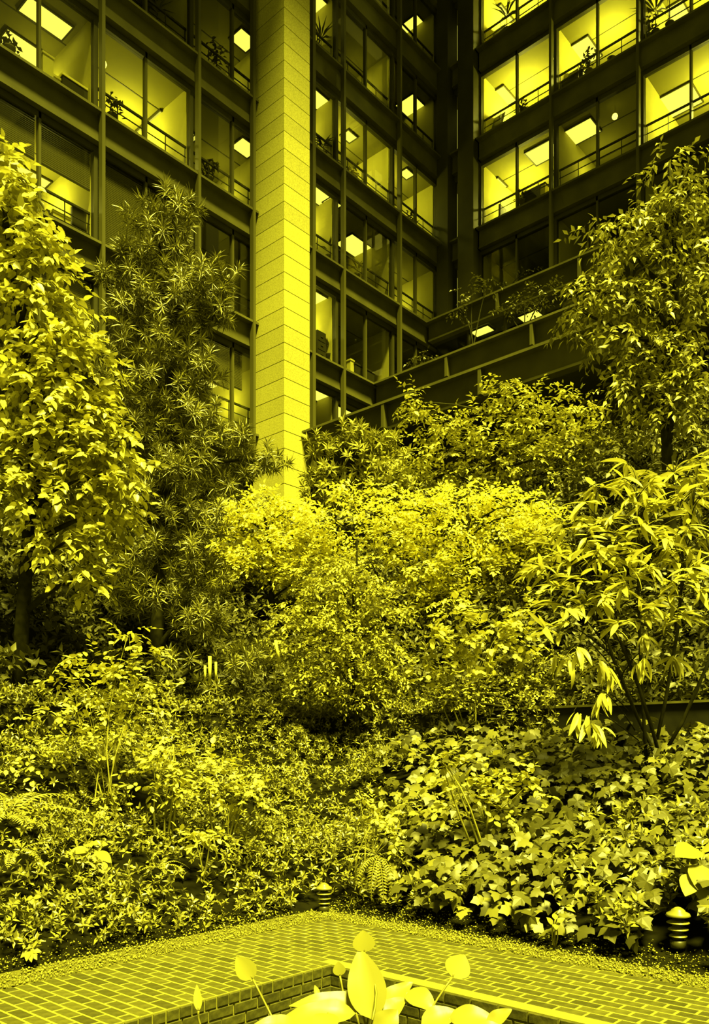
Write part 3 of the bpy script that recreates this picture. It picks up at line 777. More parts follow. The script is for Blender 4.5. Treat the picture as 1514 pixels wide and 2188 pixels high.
# bamboo with fans of long leaves
bam = thing('bamboo_clump', 'clump of bamboo with long arching pointed leaves at right', 'bamboo', at(1395, 1740, 9.3))
boff = np.array(bam.location); boff[2] = terr(boff[0], boff[1]); bam.location = tuple(boff)
bme = [leaf_mesh('bamboo_leaf', M['L_bamboo'], .29, .055, dr, .15, 0, 7, 'lance') for dr in (.08, .2, .32, .45)]
fans = [(1160, 1340, 8.3), (1210, 1300, 8.4), (1180, 1250, 8.6), (1240, 1230, 8.5), (1290, 1270, 8.3), (1340, 1250, 8.3), (1390, 1210, 8.4), (1280, 1190, 8.7), (1330, 1160, 8.7), (1220, 1180, 8.9), (1260, 1130, 8.9),
        (1200, 1120, 9.1), (1310, 1100, 8.9), (1370, 1120, 8.7), (1420, 1150, 8.5), (1470, 1120, 8.6), (1350, 1060, 9.0), (1250, 1070, 9.2), (1290, 1040, 9.2), (1400, 1070, 8.9), (1450, 1060, 8.8), (1500, 1060, 8.7), (1440, 1010, 9.1), (1490, 1000, 9.0), (1390, 1030, 9.1),
        (1230, 1380, 8.3), (1320, 1330, 8.2), (1400, 1290, 8.2), (1440, 1240, 8.2), (1490, 1200, 8.3), (1370, 1320, 8.6), (1460, 1310, 8.6), (1500, 1260, 8.5), (1280, 1410, 8.5), (1375, 1405, 8.2), (1300, 1425, 8.6), (1440, 1400, 8.8), (1285, 1480, 8.4), (1225, 1520, 8.0), (1262, 1545, 8.0),
        (1150, 1210, 8.9), (1190, 1180, 9.1), (1180, 1400, 8.6), (1345, 1200, 8.3), (1240, 1290, 8.7), (1300, 1230, 8.7), (1430, 1180, 8.9), (1500, 980, 9.2), (1330, 1020, 9.3), (1460, 1170, 8.8)]
culms = [at(1360, 1060, 9.2), at(1440, 1010, 9.2), at(1270, 1080, 9.3), at(1480, 1080, 9.0), at(1230, 1200, 9.0)]
for c in culms:
    b = boff + np.array((random.gauss(0, .12), random.gauss(0, .12), 0))
    pts = limb(b, c, .06); obj('culm', MB().tube(pts, [.022, .021, .02, .017, .012, .006], 7), M['bark'], bam, True)
nleaf = 0; extra = []
fans = fans + [(x + random.uniform(-30, 60), y + random.uniform(-30, 30), d + random.uniform(.3, .9)) for x, y, d in fans if y < 1300] + [(x + random.uniform(-45, 45), y + random.uniform(-35, 35), d + random.uniform(-.1, .5)) for x, y, d in fans if y < 1380]  # first repeats: extra fans added deeper to shade the wall and upper ivy
for fx, fy, fd in fans:
    c = at(fx, fy, fd)
    cu = min(culms, key=lambda q: np.linalg.norm(q[:2] - c[:2]) + .3 * abs(q[2] - c[2]))
    zt = np.clip((c[2] - .15 - boff[2]) / max(cu[2] - boff[2], .1), .1, 1); st = boff * (1 - zt) + cu * zt
    tw = limb(st, c, .12)
    obj('twig', MB().tube(tw, [.007, .007, .006, .005, .004, .003], 5), M['bark'], bam, True)
    out = unit(c - st)
    az0 = math.atan2(out[1], out[0]); nn = random.randint(7, 10)
    for j in range(nn):
        az = az0 + random.gauss(0, 1.0); el = random.gauss(-.05, .35) if fy < 1350 else random.gauss(-.75, .3)
        dv = (math.cos(az) * math.cos(el), math.sin(az) * math.cos(el), math.sin(el))
        t = random.random() ** 2 * .28; pc = c * (1 - t) + st * t
        me = bme[random.randint(0, 3)]; s_ = random.uniform(.6, 1.15)
        nv = (random.gauss(0, .35), random.gauss(0, .35), 1)
        if nleaf < 300:
            o = link('bamboo_leaf', me, bam); o.matrix_local = frame_matrix(pc, dv, nv, s_, boff)
        else: extra.append((me, frame_matrix(pc, dv, nv, s_)))
        nleaf += 1
if extra:
    V = []; F = []; n0 = 0
    for me, mt in extra:
        V += [tuple(mt @ v.co) for v in me.vertices]; F += [tuple(i + n0 for i in p.vertices) for p in me.polygons]; n0 += len(me.vertices)
    o = obj_np('bamboo_foliage', np.array(V), np.array(F), M['L_bamboo'], bam, True); o['kind'] = 'stuff'

# ferns
def frond_mesh(name, L, pairs, pl, pw, arch, m, taper=1.0):
    V, F = [], []; n0 = 0
    pts = []
    for i in range(13):
        t = i / 12; pts.append(np.array((L * t * (1 - .25 * arch * t), 0, L * (.45 * arch * t - .95 * arch * t * t))))
    mb = MB().tube(pts, [.006 * (1 - .8 * i / 12) + .001 for i in range(13)], 4)
    for i in range(pairs):
        t = .12 + .86 * i / pairs; k = t * 12; a = int(min(k, 11)); p = pts[a] * (1 - (k - a)) + pts[a + 1] * (k - a)
        tn = unit(pts[a + 1] - pts[a]); l = pl * (math.sin(math.pi * min(1, .25 + .75 * t)) ** .7 if taper else 1) * (1 if t < .9 else .7) + .01
        for s_ in (-1, 1):
            d = np.array((tn[0] * .35, s_ * .93, tn[2] * .35 - .12)); nrm = np.array((-tn[2], 0, tn[0]))
            v, f = leaf_batch(p[None], d[None], nrm[None], l, pw, 'oval')
            n = len(mb.v); mb.v += [tuple(q) for q in v]; mb.f += [tuple(int(i_) + n for i_ in q) for q in f]
    me = bpy.data.meshes.new(name); me.from_pydata(mb.v, [], mb.f); me.materials.append(m); return me
def fern(label, base, fronds, scale=1.0, pl=.10, pw=.035, pairs=18):
    b = np.array(base)
    r = thing('fern', label, 'fern', b)
    me = [frond_mesh('frond', .72, pairs, pl, pw, ar, M['L_fern']) for ar in (.5, .8, 1.1)]
    for i, (az, el, s_) in enumerate(fronds):
        dv = (math.cos(az) * math.cos(el), math.sin(az) * math.cos(el), math.sin(el))
        o = link('frond', me[i % 3], r); o.matrix_local = frame_matrix((0, 0, .06), dv, (0, 0, 1), s_ * scale)
    return r
camaz = math.atan2(FY, FX)
rt = camaz - math.pi / 2
b = at(20, 1800, ground_hit(20, 1800)); b[2] = terr(b[0], b[1]) + .15
fern('large fern with long arching fronds at the left edge', b, [(rt + .1, .35, 1.0), (rt + .7, .7, 1.0), (rt - .4, .25, .85), (rt - .9, .2, .9), (rt - 1.5, .3, .8), (rt + 1.3, .8, 1.0), (rt - 2.2, .35, .9), (rt + .4, .5, .9), (rt - .1, .0, .8), (rt + 2.2, .6, 1.0)], 1.12, .10, .028, 15)
b = at(30, 1890, ground_hit(30, 1890)); b[2] = terr(b[0], b[1]) + .2
fern('smaller fern with a drooping frond below the large fern at left', b, [(rt - 1.3, .1, .8), (rt - .5, .3, .7), (rt - 2.0, .2, .8), (rt + .3, .5, .7)], .8, .085, .024, 15)
b = at(808, 1838, 8.3); b[2] = terr(b[0], b[1]) + .42
fern('fern with fronds hanging beside the path light', b, [(rt - 1.4, -.75, .9), (rt - 1.9, -.6, .85), (rt - .9, -.55, .8), (rt + 3.0, .1, .8), (rt - 2.4, -.3, .8), (rt + .2, .1, .7), (rt + 2.4, .4, .7)], .85, .085, .026, 14)
b = at(345, 1905, ground_hit(345, 1905)); b[2] = terr(b[0], b[1]) + .15
fern('low fern among the ground cover left of centre', b, [(rt - 1.2, .2, .6), (rt - .4, .4, .6), (rt + .5, .6, .6), (rt - 2.2, .3, .6), (rt + 1.5, .7, .6), (rt + 2.6, .5, .5)], .7, .08, .035, 12)

# large pale-leaved plants
def rosette(name, label, cat, base, leaves, m, stalk=True, fwd=.12):
    b = np.array(base); r = thing(name, label, cat, b)
    d0 = np.mean([l[2] for l in leaves]); db = FX * b[0] + FY * b[1] - fwd
    for (px, py, d, tx, ty, td, w_, nrm) in leaves:
        k_ = db / d0; d *= k_; td *= k_; w_ *= k_
        p0 = at(px, py, d); p1 = at(tx, ty, td); L = float(np.linalg.norm(p1 - p0))
        me = leaf_mesh('leaf', m, L * 1.05, w_, .12, .15, .008, 8, 'ovate')
        o = link('leaf', me, r); o.matrix_local = frame_matrix(p0, p1 - p0 + np.array((0, 0, L * .06)), nrm, 1, b)
        if stalk: obj('stalk', MB().tube(limb(b, p0, .08), .006, 5), M['twig'], r, True)
    return r
b = at(195, 1850, ground_hit(195, 1850)); b[2] = terr(b[0], b[1])
tow = (-FX * .6, -FY * .6, .75)
rosette('broad_leaf_plant', 'small plant with large pale oval leaves right of the left ferns', 'plant', b,
        [(190, 1815, 6.6, 148, 1822, 6.5, .10, tow), (195, 1810, 6.7, 182, 1796, 6.9, .09, tow), (200, 1805, 6.7, 232, 1802, 6.8, .10, tow), (198, 1818, 6.6, 204, 1856, 6.5, .10, tow), (208, 1820, 6.6, 236, 1842, 6.5, .09, tow), (213, 1842, 6.5, 226, 1868, 6.45, .085, tow), (190, 1820, 6.6, 165, 1835, 6.5, .07, tow)], M['L_hosta'], fwd=.4)
b = at(70, 1935, ground_hit(70, 1935)); b[2] = terr(b[0], b[1])
rosette('broad_leaf_plant', 'single pale forked leaf under the left ferns', 'plant', b, [(70, 1920, 6.3, 72, 1938, 6.25, .07, tow), (72, 1918, 6.3, 88, 1916, 6.3, .05, tow), (70, 1918, 6.3, 55, 1922, 6.3, .05, tow)], M['L_hosta'])
b = at(1490, 1900, ground_hit(1490, 1900)); b[2] = terr(b[0], b[1])
rosette('broad_leaf_plant', 'plant with very large overlit round leaves at the right edge', 'plant', b,
        [(1490, 1815, 6.7, 1448, 1828, 6.5, .21, tow), (1500, 1815, 6.8, 1530, 1812, 6.7, .16, tow), (1500, 1850, 6.6, 1494, 1898, 6.4, .21, tow), (1480, 1870, 6.55, 1466, 1912, 6.4, .17, tow), (1515, 1860, 6.6, 1530, 1920, 6.4, .2, tow), (1505, 1880, 6.5, 1500, 1925, 6.4, .17, tow)], M['L_hosta'], fwd=.55)
b = at(60, 2040, ground_hit(60, 2040)); b[2] = terr(b[0], b[1])
rosette('seedling', 'pale compound-leaved seedling by the gravel at lower left', 'plant', b,
        [(62, 2032, 6.1, 44, 2046, 6.05, .045, tow), (62, 2032, 6.1, 56, 2052, 6.0, .045, tow), (64, 2032, 6.1, 66, 2054, 6.0, .045, tow), (66, 2032, 6.1, 78, 2050, 6.05, .045, tow), (60, 2030, 6.1, 47, 2018, 6.2, .045, tow), (62, 2028, 6.1, 60, 2016, 6.2, .045, tow), (66, 2030, 6.1, 74, 2018, 6.2, .045, tow), (66, 2030, 6.1, 88, 2034, 6.1, .045, tow)], M['L_hosta'])
b = at(1185, 2040, 6.75); b[2] = 0.0
rosette('seedling', 'young sprig leaning over the path edge on the right', 'plant', b,
        [(1180, 1975, 6.8, 1168, 1960, 6.8, .05, tow), (1185, 1975, 6.8, 1188, 1985, 6.7, .05, tow), (1190, 1970, 6.8, 1206, 1962, 6.8, .05, tow), (1186, 1965, 6.8, 1184, 1950, 6.9, .05, tow)], M['L_hosta'])

# peace lily in the foreground planter
b = at(775, 2330, 4.35); b[2] = -.64
lily = thing('peace_lily', 'peace lily with broad glossy leaves and pale flowers in front', 'peace lily', b)
def lleaf(px, py, d, tx, ty, td, w_, nrm=tow, dr=.2, wav=.012, name='leaf'):
    p0 = at(px, py, d); p1 = at(tx, ty, td); L = float(np.linalg.norm(p1 - p0))
    me = leaf_mesh(name, M['L_lily'], L * 1.06, w_, dr, .18, wav, 12, 'ovate')
    o = link(name, me, lily); o.matrix_local = frame_matrix(p0, p1 - p0 + np.array((0, 0, L * dr * .7)), nrm, 1, b)
    obj('stalk', MB().tube(limb(b + np.array((random.gauss(0, .05), random.gauss(0, .05), 0)), p0, .05), .006, 5), M['L_lily'], lily, True)
up = (-FX, -FY, .35)
lleaf(795, 2178, 4.2, 768, 2032, 4.35, .20, up, .05, .004)                     # tall upright leaf
lleaf(790, 2150, 4.3, 620, 2152, 4.2, .13, tow, .25); lleaf(760, 2165, 4.2, 590, 2190, 4.1, .14, tow, .3)
lleaf(640, 2200, 4.1, 540, 2196, 4.0, .12, tow, .3); lleaf(700, 2165, 4.1, 690, 2215, 3.95, .13, tow, .2)
lleaf(800, 2185, 4.2, 868, 2132, 4.3, .12, tow, .12); lleaf(870, 2120, 4.35, 925, 2160, 4.2, .13, tow, .35)
lleaf(805, 2160, 4.35, 880, 2100, 4.4, .12, tow, .1); lleaf(800, 2215, 4.1, 850, 2160, 4.15, .14, up, .1)
lleaf(900, 2190, 4.1, 985, 2165, 4.1, .13, tow, .25); lleaf(960, 2175, 4.1, 1060, 2185, 4.0, .13, tow, .3)
lleaf(1040, 2190, 4.0, 1092, 2158, 4.0, .08, tow, .1); lleaf(900, 2215, 4.0, 890, 2250, 3.9, .14, tow, .2)
lleaf(1010, 2215, 3.95, 1100, 2220, 3.9, .14, tow, .3); lleaf(740, 2225, 4.0, 640, 2250, 3.9, .14, tow, .3)
lleaf(680, 2130, 4.35, 672, 2105, 4.4, .03, tow, .1); lleaf(820, 2240, 3.95, 810, 2290, 3.9, .15, tow, .2)
lleaf(770, 2150, 4.3, 690, 2138, 4.35, .12, tow, .2)
def lflower(sx, sy, sd, fx, fy, fd, tx, ty, td, w_, nrm=up):
    p0 = at(sx, sy, sd); p1 = at(fx, fy, fd); p2 = at(tx, ty, td); L = float(np.linalg.norm(p2 - p1))
    st = obj('flower_stem', MB().tube(limb(p0, p1, .0), .0055, 6), M['L_lily'], lily, True)
    me = leaf_mesh('spathe', M['spathe'], L * 1.02, w_ * 1.25, .03, .12, 0, 10, 'ovate')
    o = link('spathe', me, st); o.matrix_local = frame_matrix(p1, p2 - p1, nrm, 1, b)
    sp = p1 * .75 + p2 * .25 + np.array((FX, FY, 0)) * .016
    obj('spadix', MB().tube([p1, p1 * .6 + sp * .4, sp, sp + (p2 - p1) * .25], [.004, .009, .009, .004], 7), M['L_hosta'], st, True)
lflower(795, 2180, 4.08, 778, 2035, 4.36, 775, 1988, 4.37, .095)
lflower(590, 2190, 4.1, 540, 2092, 4.2, 505, 2044, 4.2, .085); lflower(905, 2190, 4.15, 966, 2088, 4.25, 992, 2040, 4.3, .11)
lflower(736, 2150, 4.35, 726, 2085, 4.4, 722, 2055, 4.4, .055); lflower(432, 2200, 4.2, 424, 2160, 4.2, 420, 2104, 4.25, .035)

# ------------------------------------------------------------------ path lights, stakes
def path_light(label, px, py, d, s_):
    c = at(px, py, d); c[2] = terr(c[0], c[1])
    r = thing('path_light', label, 'path light', c, 'bronze path lights')
    obj('base', MB().lathe([(.045 * s_, 0), (.055 * s_, .01), (.055 * s_, .055 * s_), (.04 * s_, .06 * s_)], c), M['bollard_dark'], r, True)
    obj('lamp_core', MB().lathe([(.04 * s_, .05 * s_), (.04 * s_, .22 * s_)], c), M['bollard_dark'], r, True)
    for k in range(3):
        z = (.085 + .048 * k) * s_; rr = (.062 + .008 * k) * s_
        obj('louvre', MB().lathe([(rr * .55, z + .02 * s_), (rr, z + .004 * s_), (rr * 1.02, z), (rr * .97, z - .003 * s_), (rr * .5, z + .012 * s_)], c), M['bollard'], r, True)
    obj('cap', MB().lathe([(.08 * s_, .225 * s_), (.086 * s_, .232 * s_), (.078 * s_, .248 * s_), (.05 * s_, .262 * s_), (.046 * s_, .272 * s_), (.02 * s_, .29 * s_), (.004 * s_, .294 * s_)], c), M['bollard'], r, True)
path_light('small tiered bronze path light at the inner corner of the path', 692, 1938, 8.35, 1.0)
path_light('small tiered bronze path light under the ivy at lower right', 1448, 2036, 6.35, 1.08)
st = thing('bamboo_stakes', 'three pale upright cut stakes among the shrubs at left', 'stakes', at(450, 1455, 12))
for x, y0, y1, w_ in ((438, 1455, 1422, .018), (448, 1460, 1402, .024), (461, 1455, 1415, .018)):
    obj('stake', MB().tube([at(x, y0, 12), at(x, y1, 12)], w_, 8), M['stake'], st, True)
o = obj('leaning_stake', MB().tube([at(596, 1412, 13), at(588, 1368, 13)], [.03, .022], 7), M['stake'], None, True); tag(o, 'pale leaning stump beside the weeping tree', 'stump')

# ------------------------------------------------------------------ offices: lights and things behind the glass
def where(left, f, k):
    if left:
        b = ['far left bay', 'far left bay', 'second bay from left', 'bay touching the column', 'first bay right of the column', 'second bay right of the column', 'bay at the inner corner'][k]
        return f'{STOREY[f]} storey, {b}'
    return f'{STOREY[f]} storey of right wing, {["corner", "first", "second", "third"][k]} bay'
def bay_of(p):
    left = p[1] > YL and p[0] < XRW + .0
    if left: return True, max(0, min(6, int(np.searchsorted(XB, p[0]) - 1)))
    return False, max(0, min(3, int(np.searchsorted([-a for a in YB[1:]], -p[1]) )))
panel_n = {}
def panel(px, py, f, lx, ly, m='lamp', slats=False, desc='bright'):
    zc = ZF[f] + 2.8 - .015
    p = on_z(px, py, zc); left, k = bay_of(p)
    key = (left, f, k); panel_n[key] = panel_n.get(key, 0) + 1
    nth = ['', ', deeper one', ', third one', ', fourth one'][panel_n[key] - 1]
    r = thing('ceiling_light', f'{desc} ceiling light panel, {where(left, f, k)}{nth}', 'ceiling light', (p[0], p[1], zc), 'office ceiling lights')
    x0, x1, y0, y1 = p[0] - lx / 2, p[0] + lx / 2, p[1] - ly / 2, p[1] + ly / 2
    obj('diffuser', MB().box(x0, x1, y0, y1, zc - .03, zc - .012), M[m], r)
    fr = MB(); t = .04
    fr.box(x0 - t, x1 + t, y0 - t, y0, zc - .05, zc + .01); fr.box(x0 - t, x1 + t, y1, y1 + t, zc - .05, zc + .01); fr.box(x0 - t, x0, y0, y1, zc - .05, zc + .01); fr.box(x1, x1 + t, y0, y1, zc - .05, zc + .01)
    obj('frame', fr, M['steel_dark'], r)
    if slats:
        for i in range(1, 10):
            x = x0 + (x1 - x0) * i / 10; obj('louvre_slat', MB().box(x - .012, x + .012, y0, y1, zc - .06, zc - .03), M['blind'], r)
# left wing
panel(98, 38, 2, 1.25, .62); panel(50, 105, 2, 1.25, .7)
panel(358, 285, 2, 1.5, 1.3, 'lampdim', True, 'large slatted dim'); panel(523, 314, 2, .7, .6)
panel(520, 84, 3, .7, .6); panel(365, 60, 3, .9, .5, 'lampdim')
panel(45, 368, 1, 1.5, .6); panel(140, 420, 1, .8, .4, 'lampdim'); panel(505, 590, 1, .6, .6)
panel(150, 700, 0, 1.3, .7); panel(455, 815, 0, .9, .8); panel(320, 880, 0, 1.2, .5, 'lampdim')
panel(674, 210, 3, .9, .6); panel(670, 2, 4, .9, .6)
panel(683, 418, 2, .9, .7); panel(712, 432, 2, .6, .5); panel(675, 640, 1, .9, .8); panel(680, 845, 0, .9, .6); panel(716, 876, 0, 1.3, .75)
panel(768, 532, 2, 1.9, .9); panel(810, 560, 2, .6, .5); panel(822, 480, 3, .7, .5, 'lampdim')
panel(880, 228, 4, 1.1, .9); panel(876, 55, 5, .6, 1.1)
panel(745, 290, 3, .5, .4); panel(868, 370, 3, .5, .4)
# right wing
panel(1160, 325, 3, .9, 1.1); panel(1243, 280, 3, .9, 1.1); panel(1212, 366, 3, .8, 1.0); panel(1060, 395, 3, .7, .6)
panel(1150, 255, 4, .8, .8); panel(1440, 220, 3, 1.2, 1.6); panel(1232, 120, 4, 1.2, 1.5); panel(1060, 215, 4, 1.0, 1.3); panel(1055, 45, 5, 1.0, 1.3); panel(1420, 45, 4, 1.0, 1.6)
panel(1010, 445, 3, .5, .5); panel(1000, 330, 4, .4, .4, 'lampdim')
panel(1030, 706, 1, .5, .8, desc='low bright'); panel(1132, 674, 1, .5, .8, desc='half-hidden bright')

# uplighting floor lamps that wash the office walls
def floor_lamp(left, f, u, w_, power, k):
    W = WL if left else WR; zf = ZF[f]; c = np.array(W.pt(u, w_, zf))
    r = thing('floor_lamp', f'uplighter floor lamp washing the wall, {where(left, f, k)}', 'floor lamp', c, 'office uplighters')
    obj('base', MB().lathe([(.14, 0), (.14, .02), (.02, .04)], c, 12), M['dark'], r, True)
    obj('pole', MB().tube([c + (0, 0, .03), c + (0, 0, 1.6)], .015, 6), M['dark'], r, True)
    obj('shade', MB().lathe([(.03, 1.58), (.16, 1.72), (.165, 1.72), (.04, 1.57)], c, 14), M['dark'], r, True)
    ld = bpy.data.lights.new('uplight', 'POINT'); ld.energy = power; ld.color = (1, .95, .12); ld.shadow_soft_size = .12
    lo = bpy.data.objects.new('uplight', ld); C.objects.link(lo); lo.parent = r; lo.location = (0, 0, 1.86)
for a in ((True, 2, 14.6, 2.6, 330, 2), (True, 2, 18.0, 2.2, 35, 3), (True, 3, 18.0, 2.2, 22, 3), (True, 2, 11.7, 2.4, 40, 1), (True, 1, 11.5, 2.2, 150, 1), (True, 0, 18.0, 2.2, 60, 3),
          (True, 3, 21.2, 1.6, 50, 4), (True, 4, 21.3, 1.6, 25, 4), (True, 2, 21.2, 1.6, 70, 4), (True, 1, 21.2, 1.6, 110, 4), (True, 3, 23.4, 1.6, 190, 5), (True, 3, 26.4, 1.6, 150, 6), (True, 2, 27.3, 2, 40, 6), (True, 4, 24.6, 1.6, 16, 5),
          (False, 4, 17.4, 2.0, 700, 1), (False, 3, 17.5, 2.2, 480, 1), (False, 5, 17.4, 2.0, 700, 1), (False, 4, 13.6, 1.8, 480, 2), (False, 3, 9.9, 2.2, 600, 3), (False, 4, 10.2, 2.4, 600, 3), (False, 3, 14.4, 2.6, 45, 2)):
    floor_lamp(*a)

# things on the sills
def sill(px, f, left=True, depth=.62):
    """point on the office floor just inside the glass under image column px"""
    q = (px - CX) / FOC
    if left: d = (YL + depth) / (RY * q + FY)
    else: d = (XRW + depth) / (RX * q + FX)
    p = at(px, 0, d); p[2] = ZF[f] + STAND; return p
STAND = .0
def stand(c, r, wd=.3):
    obj('stand', MB().box(c[0] - wd / 2, c[0] + wd / 2, c[1] - wd / 2, c[1] + wd / 2, c[2] - STAND, c[2]), M['dark'], r)
STAND = .45
def office_plant(label, px, f, left, h, style='palm', n=14):
    c = sill(px, f, left); r = thing('potted_plant', label, 'potted plant', c, 'office plants')
    stand(c, r)
    obj('pot', MB().lathe([(.11, 0), (.15, .24), (.16, .26), (.13, .25)], c, 12), M['pot'], r, True)
    obj('plant_soil', MB().lathe([(.13, .22), (.12, .235)], c, 12), M['soil'], r)
    obj('stem', MB().tube([c + (0, 0, .2), c + (.02, .01, h * .6)], [.02, .012], 6), M['bark'], r, True)
    bs = []
    if style == 'palm':
        P = np.tile(c + np.array((.02, .01, h * .55)), (n, 1)); P[:, 2] += rng.random(n) * .12
        az = rng.random(n) * 6.28; D = np.stack([np.cos(az), np.sin(az), .5 + .5 * rng.random(n)], -1); bs.append(leaf_batch(P, D, np.tile(UP, (n, 1)), h * .6, .07, 'oval'))
    else:
        P = c + rng.normal(size=(n * 3, 3)) * (.14, .14, .14 * h) + np.array((0, 0, h * .65)); D = rng.normal(size=(n * 3, 3)); bs.append(leaf_batch(P, D, np.tile(UP, (n * 3, 1)), .16, .09, 'oval'))
    V, F = merge(bs); o = obj_np('leaves', V, F, M['office_leaf'], r)
for a in (('spiky potted plant on third storey sill, first bay right of the column', 702, 2, True, .8), ('palm in a pot on fourth storey sill right of the column', 690, 3, True, .9), ('spiky potted plant on second storey sill right of the column', 702, 1, True, .8),
          ('tall palm on fifth storey sill right of the column', 685, 4, True, 1.2), ('trailing plant behind third storey railing, second bay from left', 240, 2, True, .8, 'bush', 18), ('leafy plant on third storey sill beside the column', 445, 2, True, .9, 'bush', 22),
          ('leafy plant on fourth storey sill beside the column', 462, 3, True, 1.2, 'bush', 22), ('bushy plant behind fourth storey railing, second bay right of the column', 755, 3, True, .7, 'bush', 20), ('plant behind third storey railing, second bay right of the column', 762, 2, True, .7, 'palm', 12),
          ('small plants on third storey sill at far left', 20, 2, True, .6, 'bush', 14), ('branching plant on sixth storey sill of right wing', 1082, 5, False, 1.3, 'palm', 12), ('low plant on fifth storey sill of right wing, first bay', 1118, 4, False, .5, 'bush', 12),
          ('leafy plant on fourth storey sill of right wing', 1117, 3, False, .7, 'bush', 12), ('bushy plant at the mullion on fifth storey of right wing', 1258, 4, False, 1.1, 'bush', 20), ('bare branching plant on fourth storey sill, second bay from left', 335, 3, True, 1.0, 'palm', 5),
          ('plant behind fourth storey railing at the inner corner', 875, 3, True, .6, 'bush', 16), ('tall arching palm on fifth storey sill of right wing, third bay', 1430, 4, False, 2.0, 'palm', 20), ('broad palm beside the arching palm, fifth storey of right wing', 1400, 4, False, 1.7, 'palm', 16), ('dark bushy plant on fifth storey sill of right wing, third bay', 1385, 4, False, 1.0, 'bush', 22)):
    office_plant(*a)
def box_thing(label, px, f, left, sx, sy, sz, m='pale', lid='dark'):
    c = sill(px, f, left, .75); r = thing('storage_box', label, 'box', c, 'boxes on office sills')
    stand(c, r, min(sx, sy))
    obj('box_body', MB().box(c[0] - sx/2, c[0] + sx/2, c[1] - sy/2, c[1] + sy/2, c[2], c[2] + sz), M[m], r)
    obj('box_lid', MB().box(c[0] - sx/2 - .02, c[0] + sx/2 + .02, c[1] - sy/2 - .02, c[1] + sy/2 + .02, c[2] + sz, c[2] + sz + .06), M[lid], r)
box_thing('dark box with pale top on third storey sill at left', 153, 2, True, .75, .4, .42, 'dark', 'paper'); box_thing('small pale carton on third storey sill at left', 118, 2, True, .2, .2, .3, 'paper', 'pale'); box_thing('low pale carton beside the dark box on third storey sill', 188, 2, True, .4, .3, .16, 'paper', 'dark')
box_thing('tall pale carton behind third storey post at left', 97, 2, True, .3, .3, .7, 'pale', 'pale'); box_thing('pale flat box on second storey sill at left', 125, 1, True, .5, .35, .2, 'paper', 'paper')
box_thing('dark box on fourth storey sill of right wing', 1140, 3, False, .4, .7, .45, 'dark', 'dark'); box_thing('pale parcel on fourth storey sill of right wing', 1160, 3, False, .25, .3, .5, 'paper', 'dark'); box_thing('dark planter box on second storey sill by the corner', 772, 1, True, 1.1, .35, .4, 'dark', 'dark')
box_thing('dark planter box on fifth storey sill of right wing', 1225, 4, False, .3, .9, .4, 'dark', 'dark'); box_thing('pale carton on second storey sill by the planter box', 748, 1, True, .2, .2, .5, 'pale', 'pale')
STAND = .0
def cabinet(label, px, f, left, sx, sy, h):
    c = sill(px, f, left, .8); r = thing('filing_cabinet', label, 'cabinet', c, 'office cabinets')
    obj('carcass', MB().box(c[0] - sx/2, c[0] + sx/2, c[1] - sy/2, c[1] + sy/2, c[2], c[2] + h), M['dark'], r)
    for i in range(4):
        z = c[2] + .05 + i * (h - .1) / 4; dd = obj('drawer', MB().box(c[0] - sx/2 + .03, c[0] + sx/2 - .03, c[1] - sy/2 - .02, c[1] - sy/2, z, z + (h - .1) / 4 - .03), M['dark'], r)
        obj('handle', MB().box(c[0] - .06, c[0] + .06, c[1] - sy/2 - .04, c[1] - sy/2 - .02, z + .15, z + .17), M['frame'], dd)
cabinet('dark filing cabinet on second storey right of the column', 676, 1, True, .45, .5, 1.35)
def chair(label, px, f, left, depth=.9):
    c = sill(px, f, left, depth); r = thing('office_chair', label, 'chair', c, 'office chairs')
    obj('seat', MB().box(c[0] - .24, c[0] + .24, c[1] - .24, c[1] + .24, c[2] + .44, c[2] + .52), M['dark'], r)
    obj('backrest', MB().box(c[0] - .24, c[0] + .24, c[1] - .28, c[1] - .2, c[2] + .6, c[2] + 1.1), M['dark'], r)
    obj('back_support', MB().box(c[0] - .03, c[0] + .03, c[1] - .26, c[1] - .22, c[2] + .45, c[2] + .62), M['dark'], r)
    obj('pedestal', MB().tube([c + (0, 0, .05), c + (0, 0, .45)], .03, 8), M['dark'], r, True)
    for i in range(5):
        a = i * 1.2566; obj('foot', MB().tube([c + (0, 0, .08), c + (.28 * math.cos(a), .28 * math.sin(a), .03)], .02, 6), M['dark'], r, True)
chair('dark swivel chair by second storey window at far left', 160, 1, True); chair('dark swivel chair by fourth storey window of right wing', 1062, 3, False); chair('dark swivel chair by fifth storey window of right wing', 1212, 4, False, 1.2)
def monitor(label, px, f, left):
    c = sill(px, f, left, .9); r = thing('desk_monitor', label, 'monitor', c, 'monitors on office desks')
    obj('stand', MB().box(c[0] - .12, c[0] + .12, c[1] - .1, c[1] + .1, c[2], c[2] + .3), M['dark'], r)
    obj('housing', MB().box(c[0] - .24, c[0] + .24, c[1] - .2, c[1] + .2, c[2] + .3, c[2] + .72), M['dark'], r)
    obj('bezel', MB().box(c[0] - .2, c[0] + .2, c[1] + .2, c[1] + .22, c[2] + .34, c[2] + .68), M['pot'], r)
monitor('dark desk monitor by second storey window at far left', 110, 1, True); monitor('dark desk monitor by third storey railing beside the column', 458, 2, True)
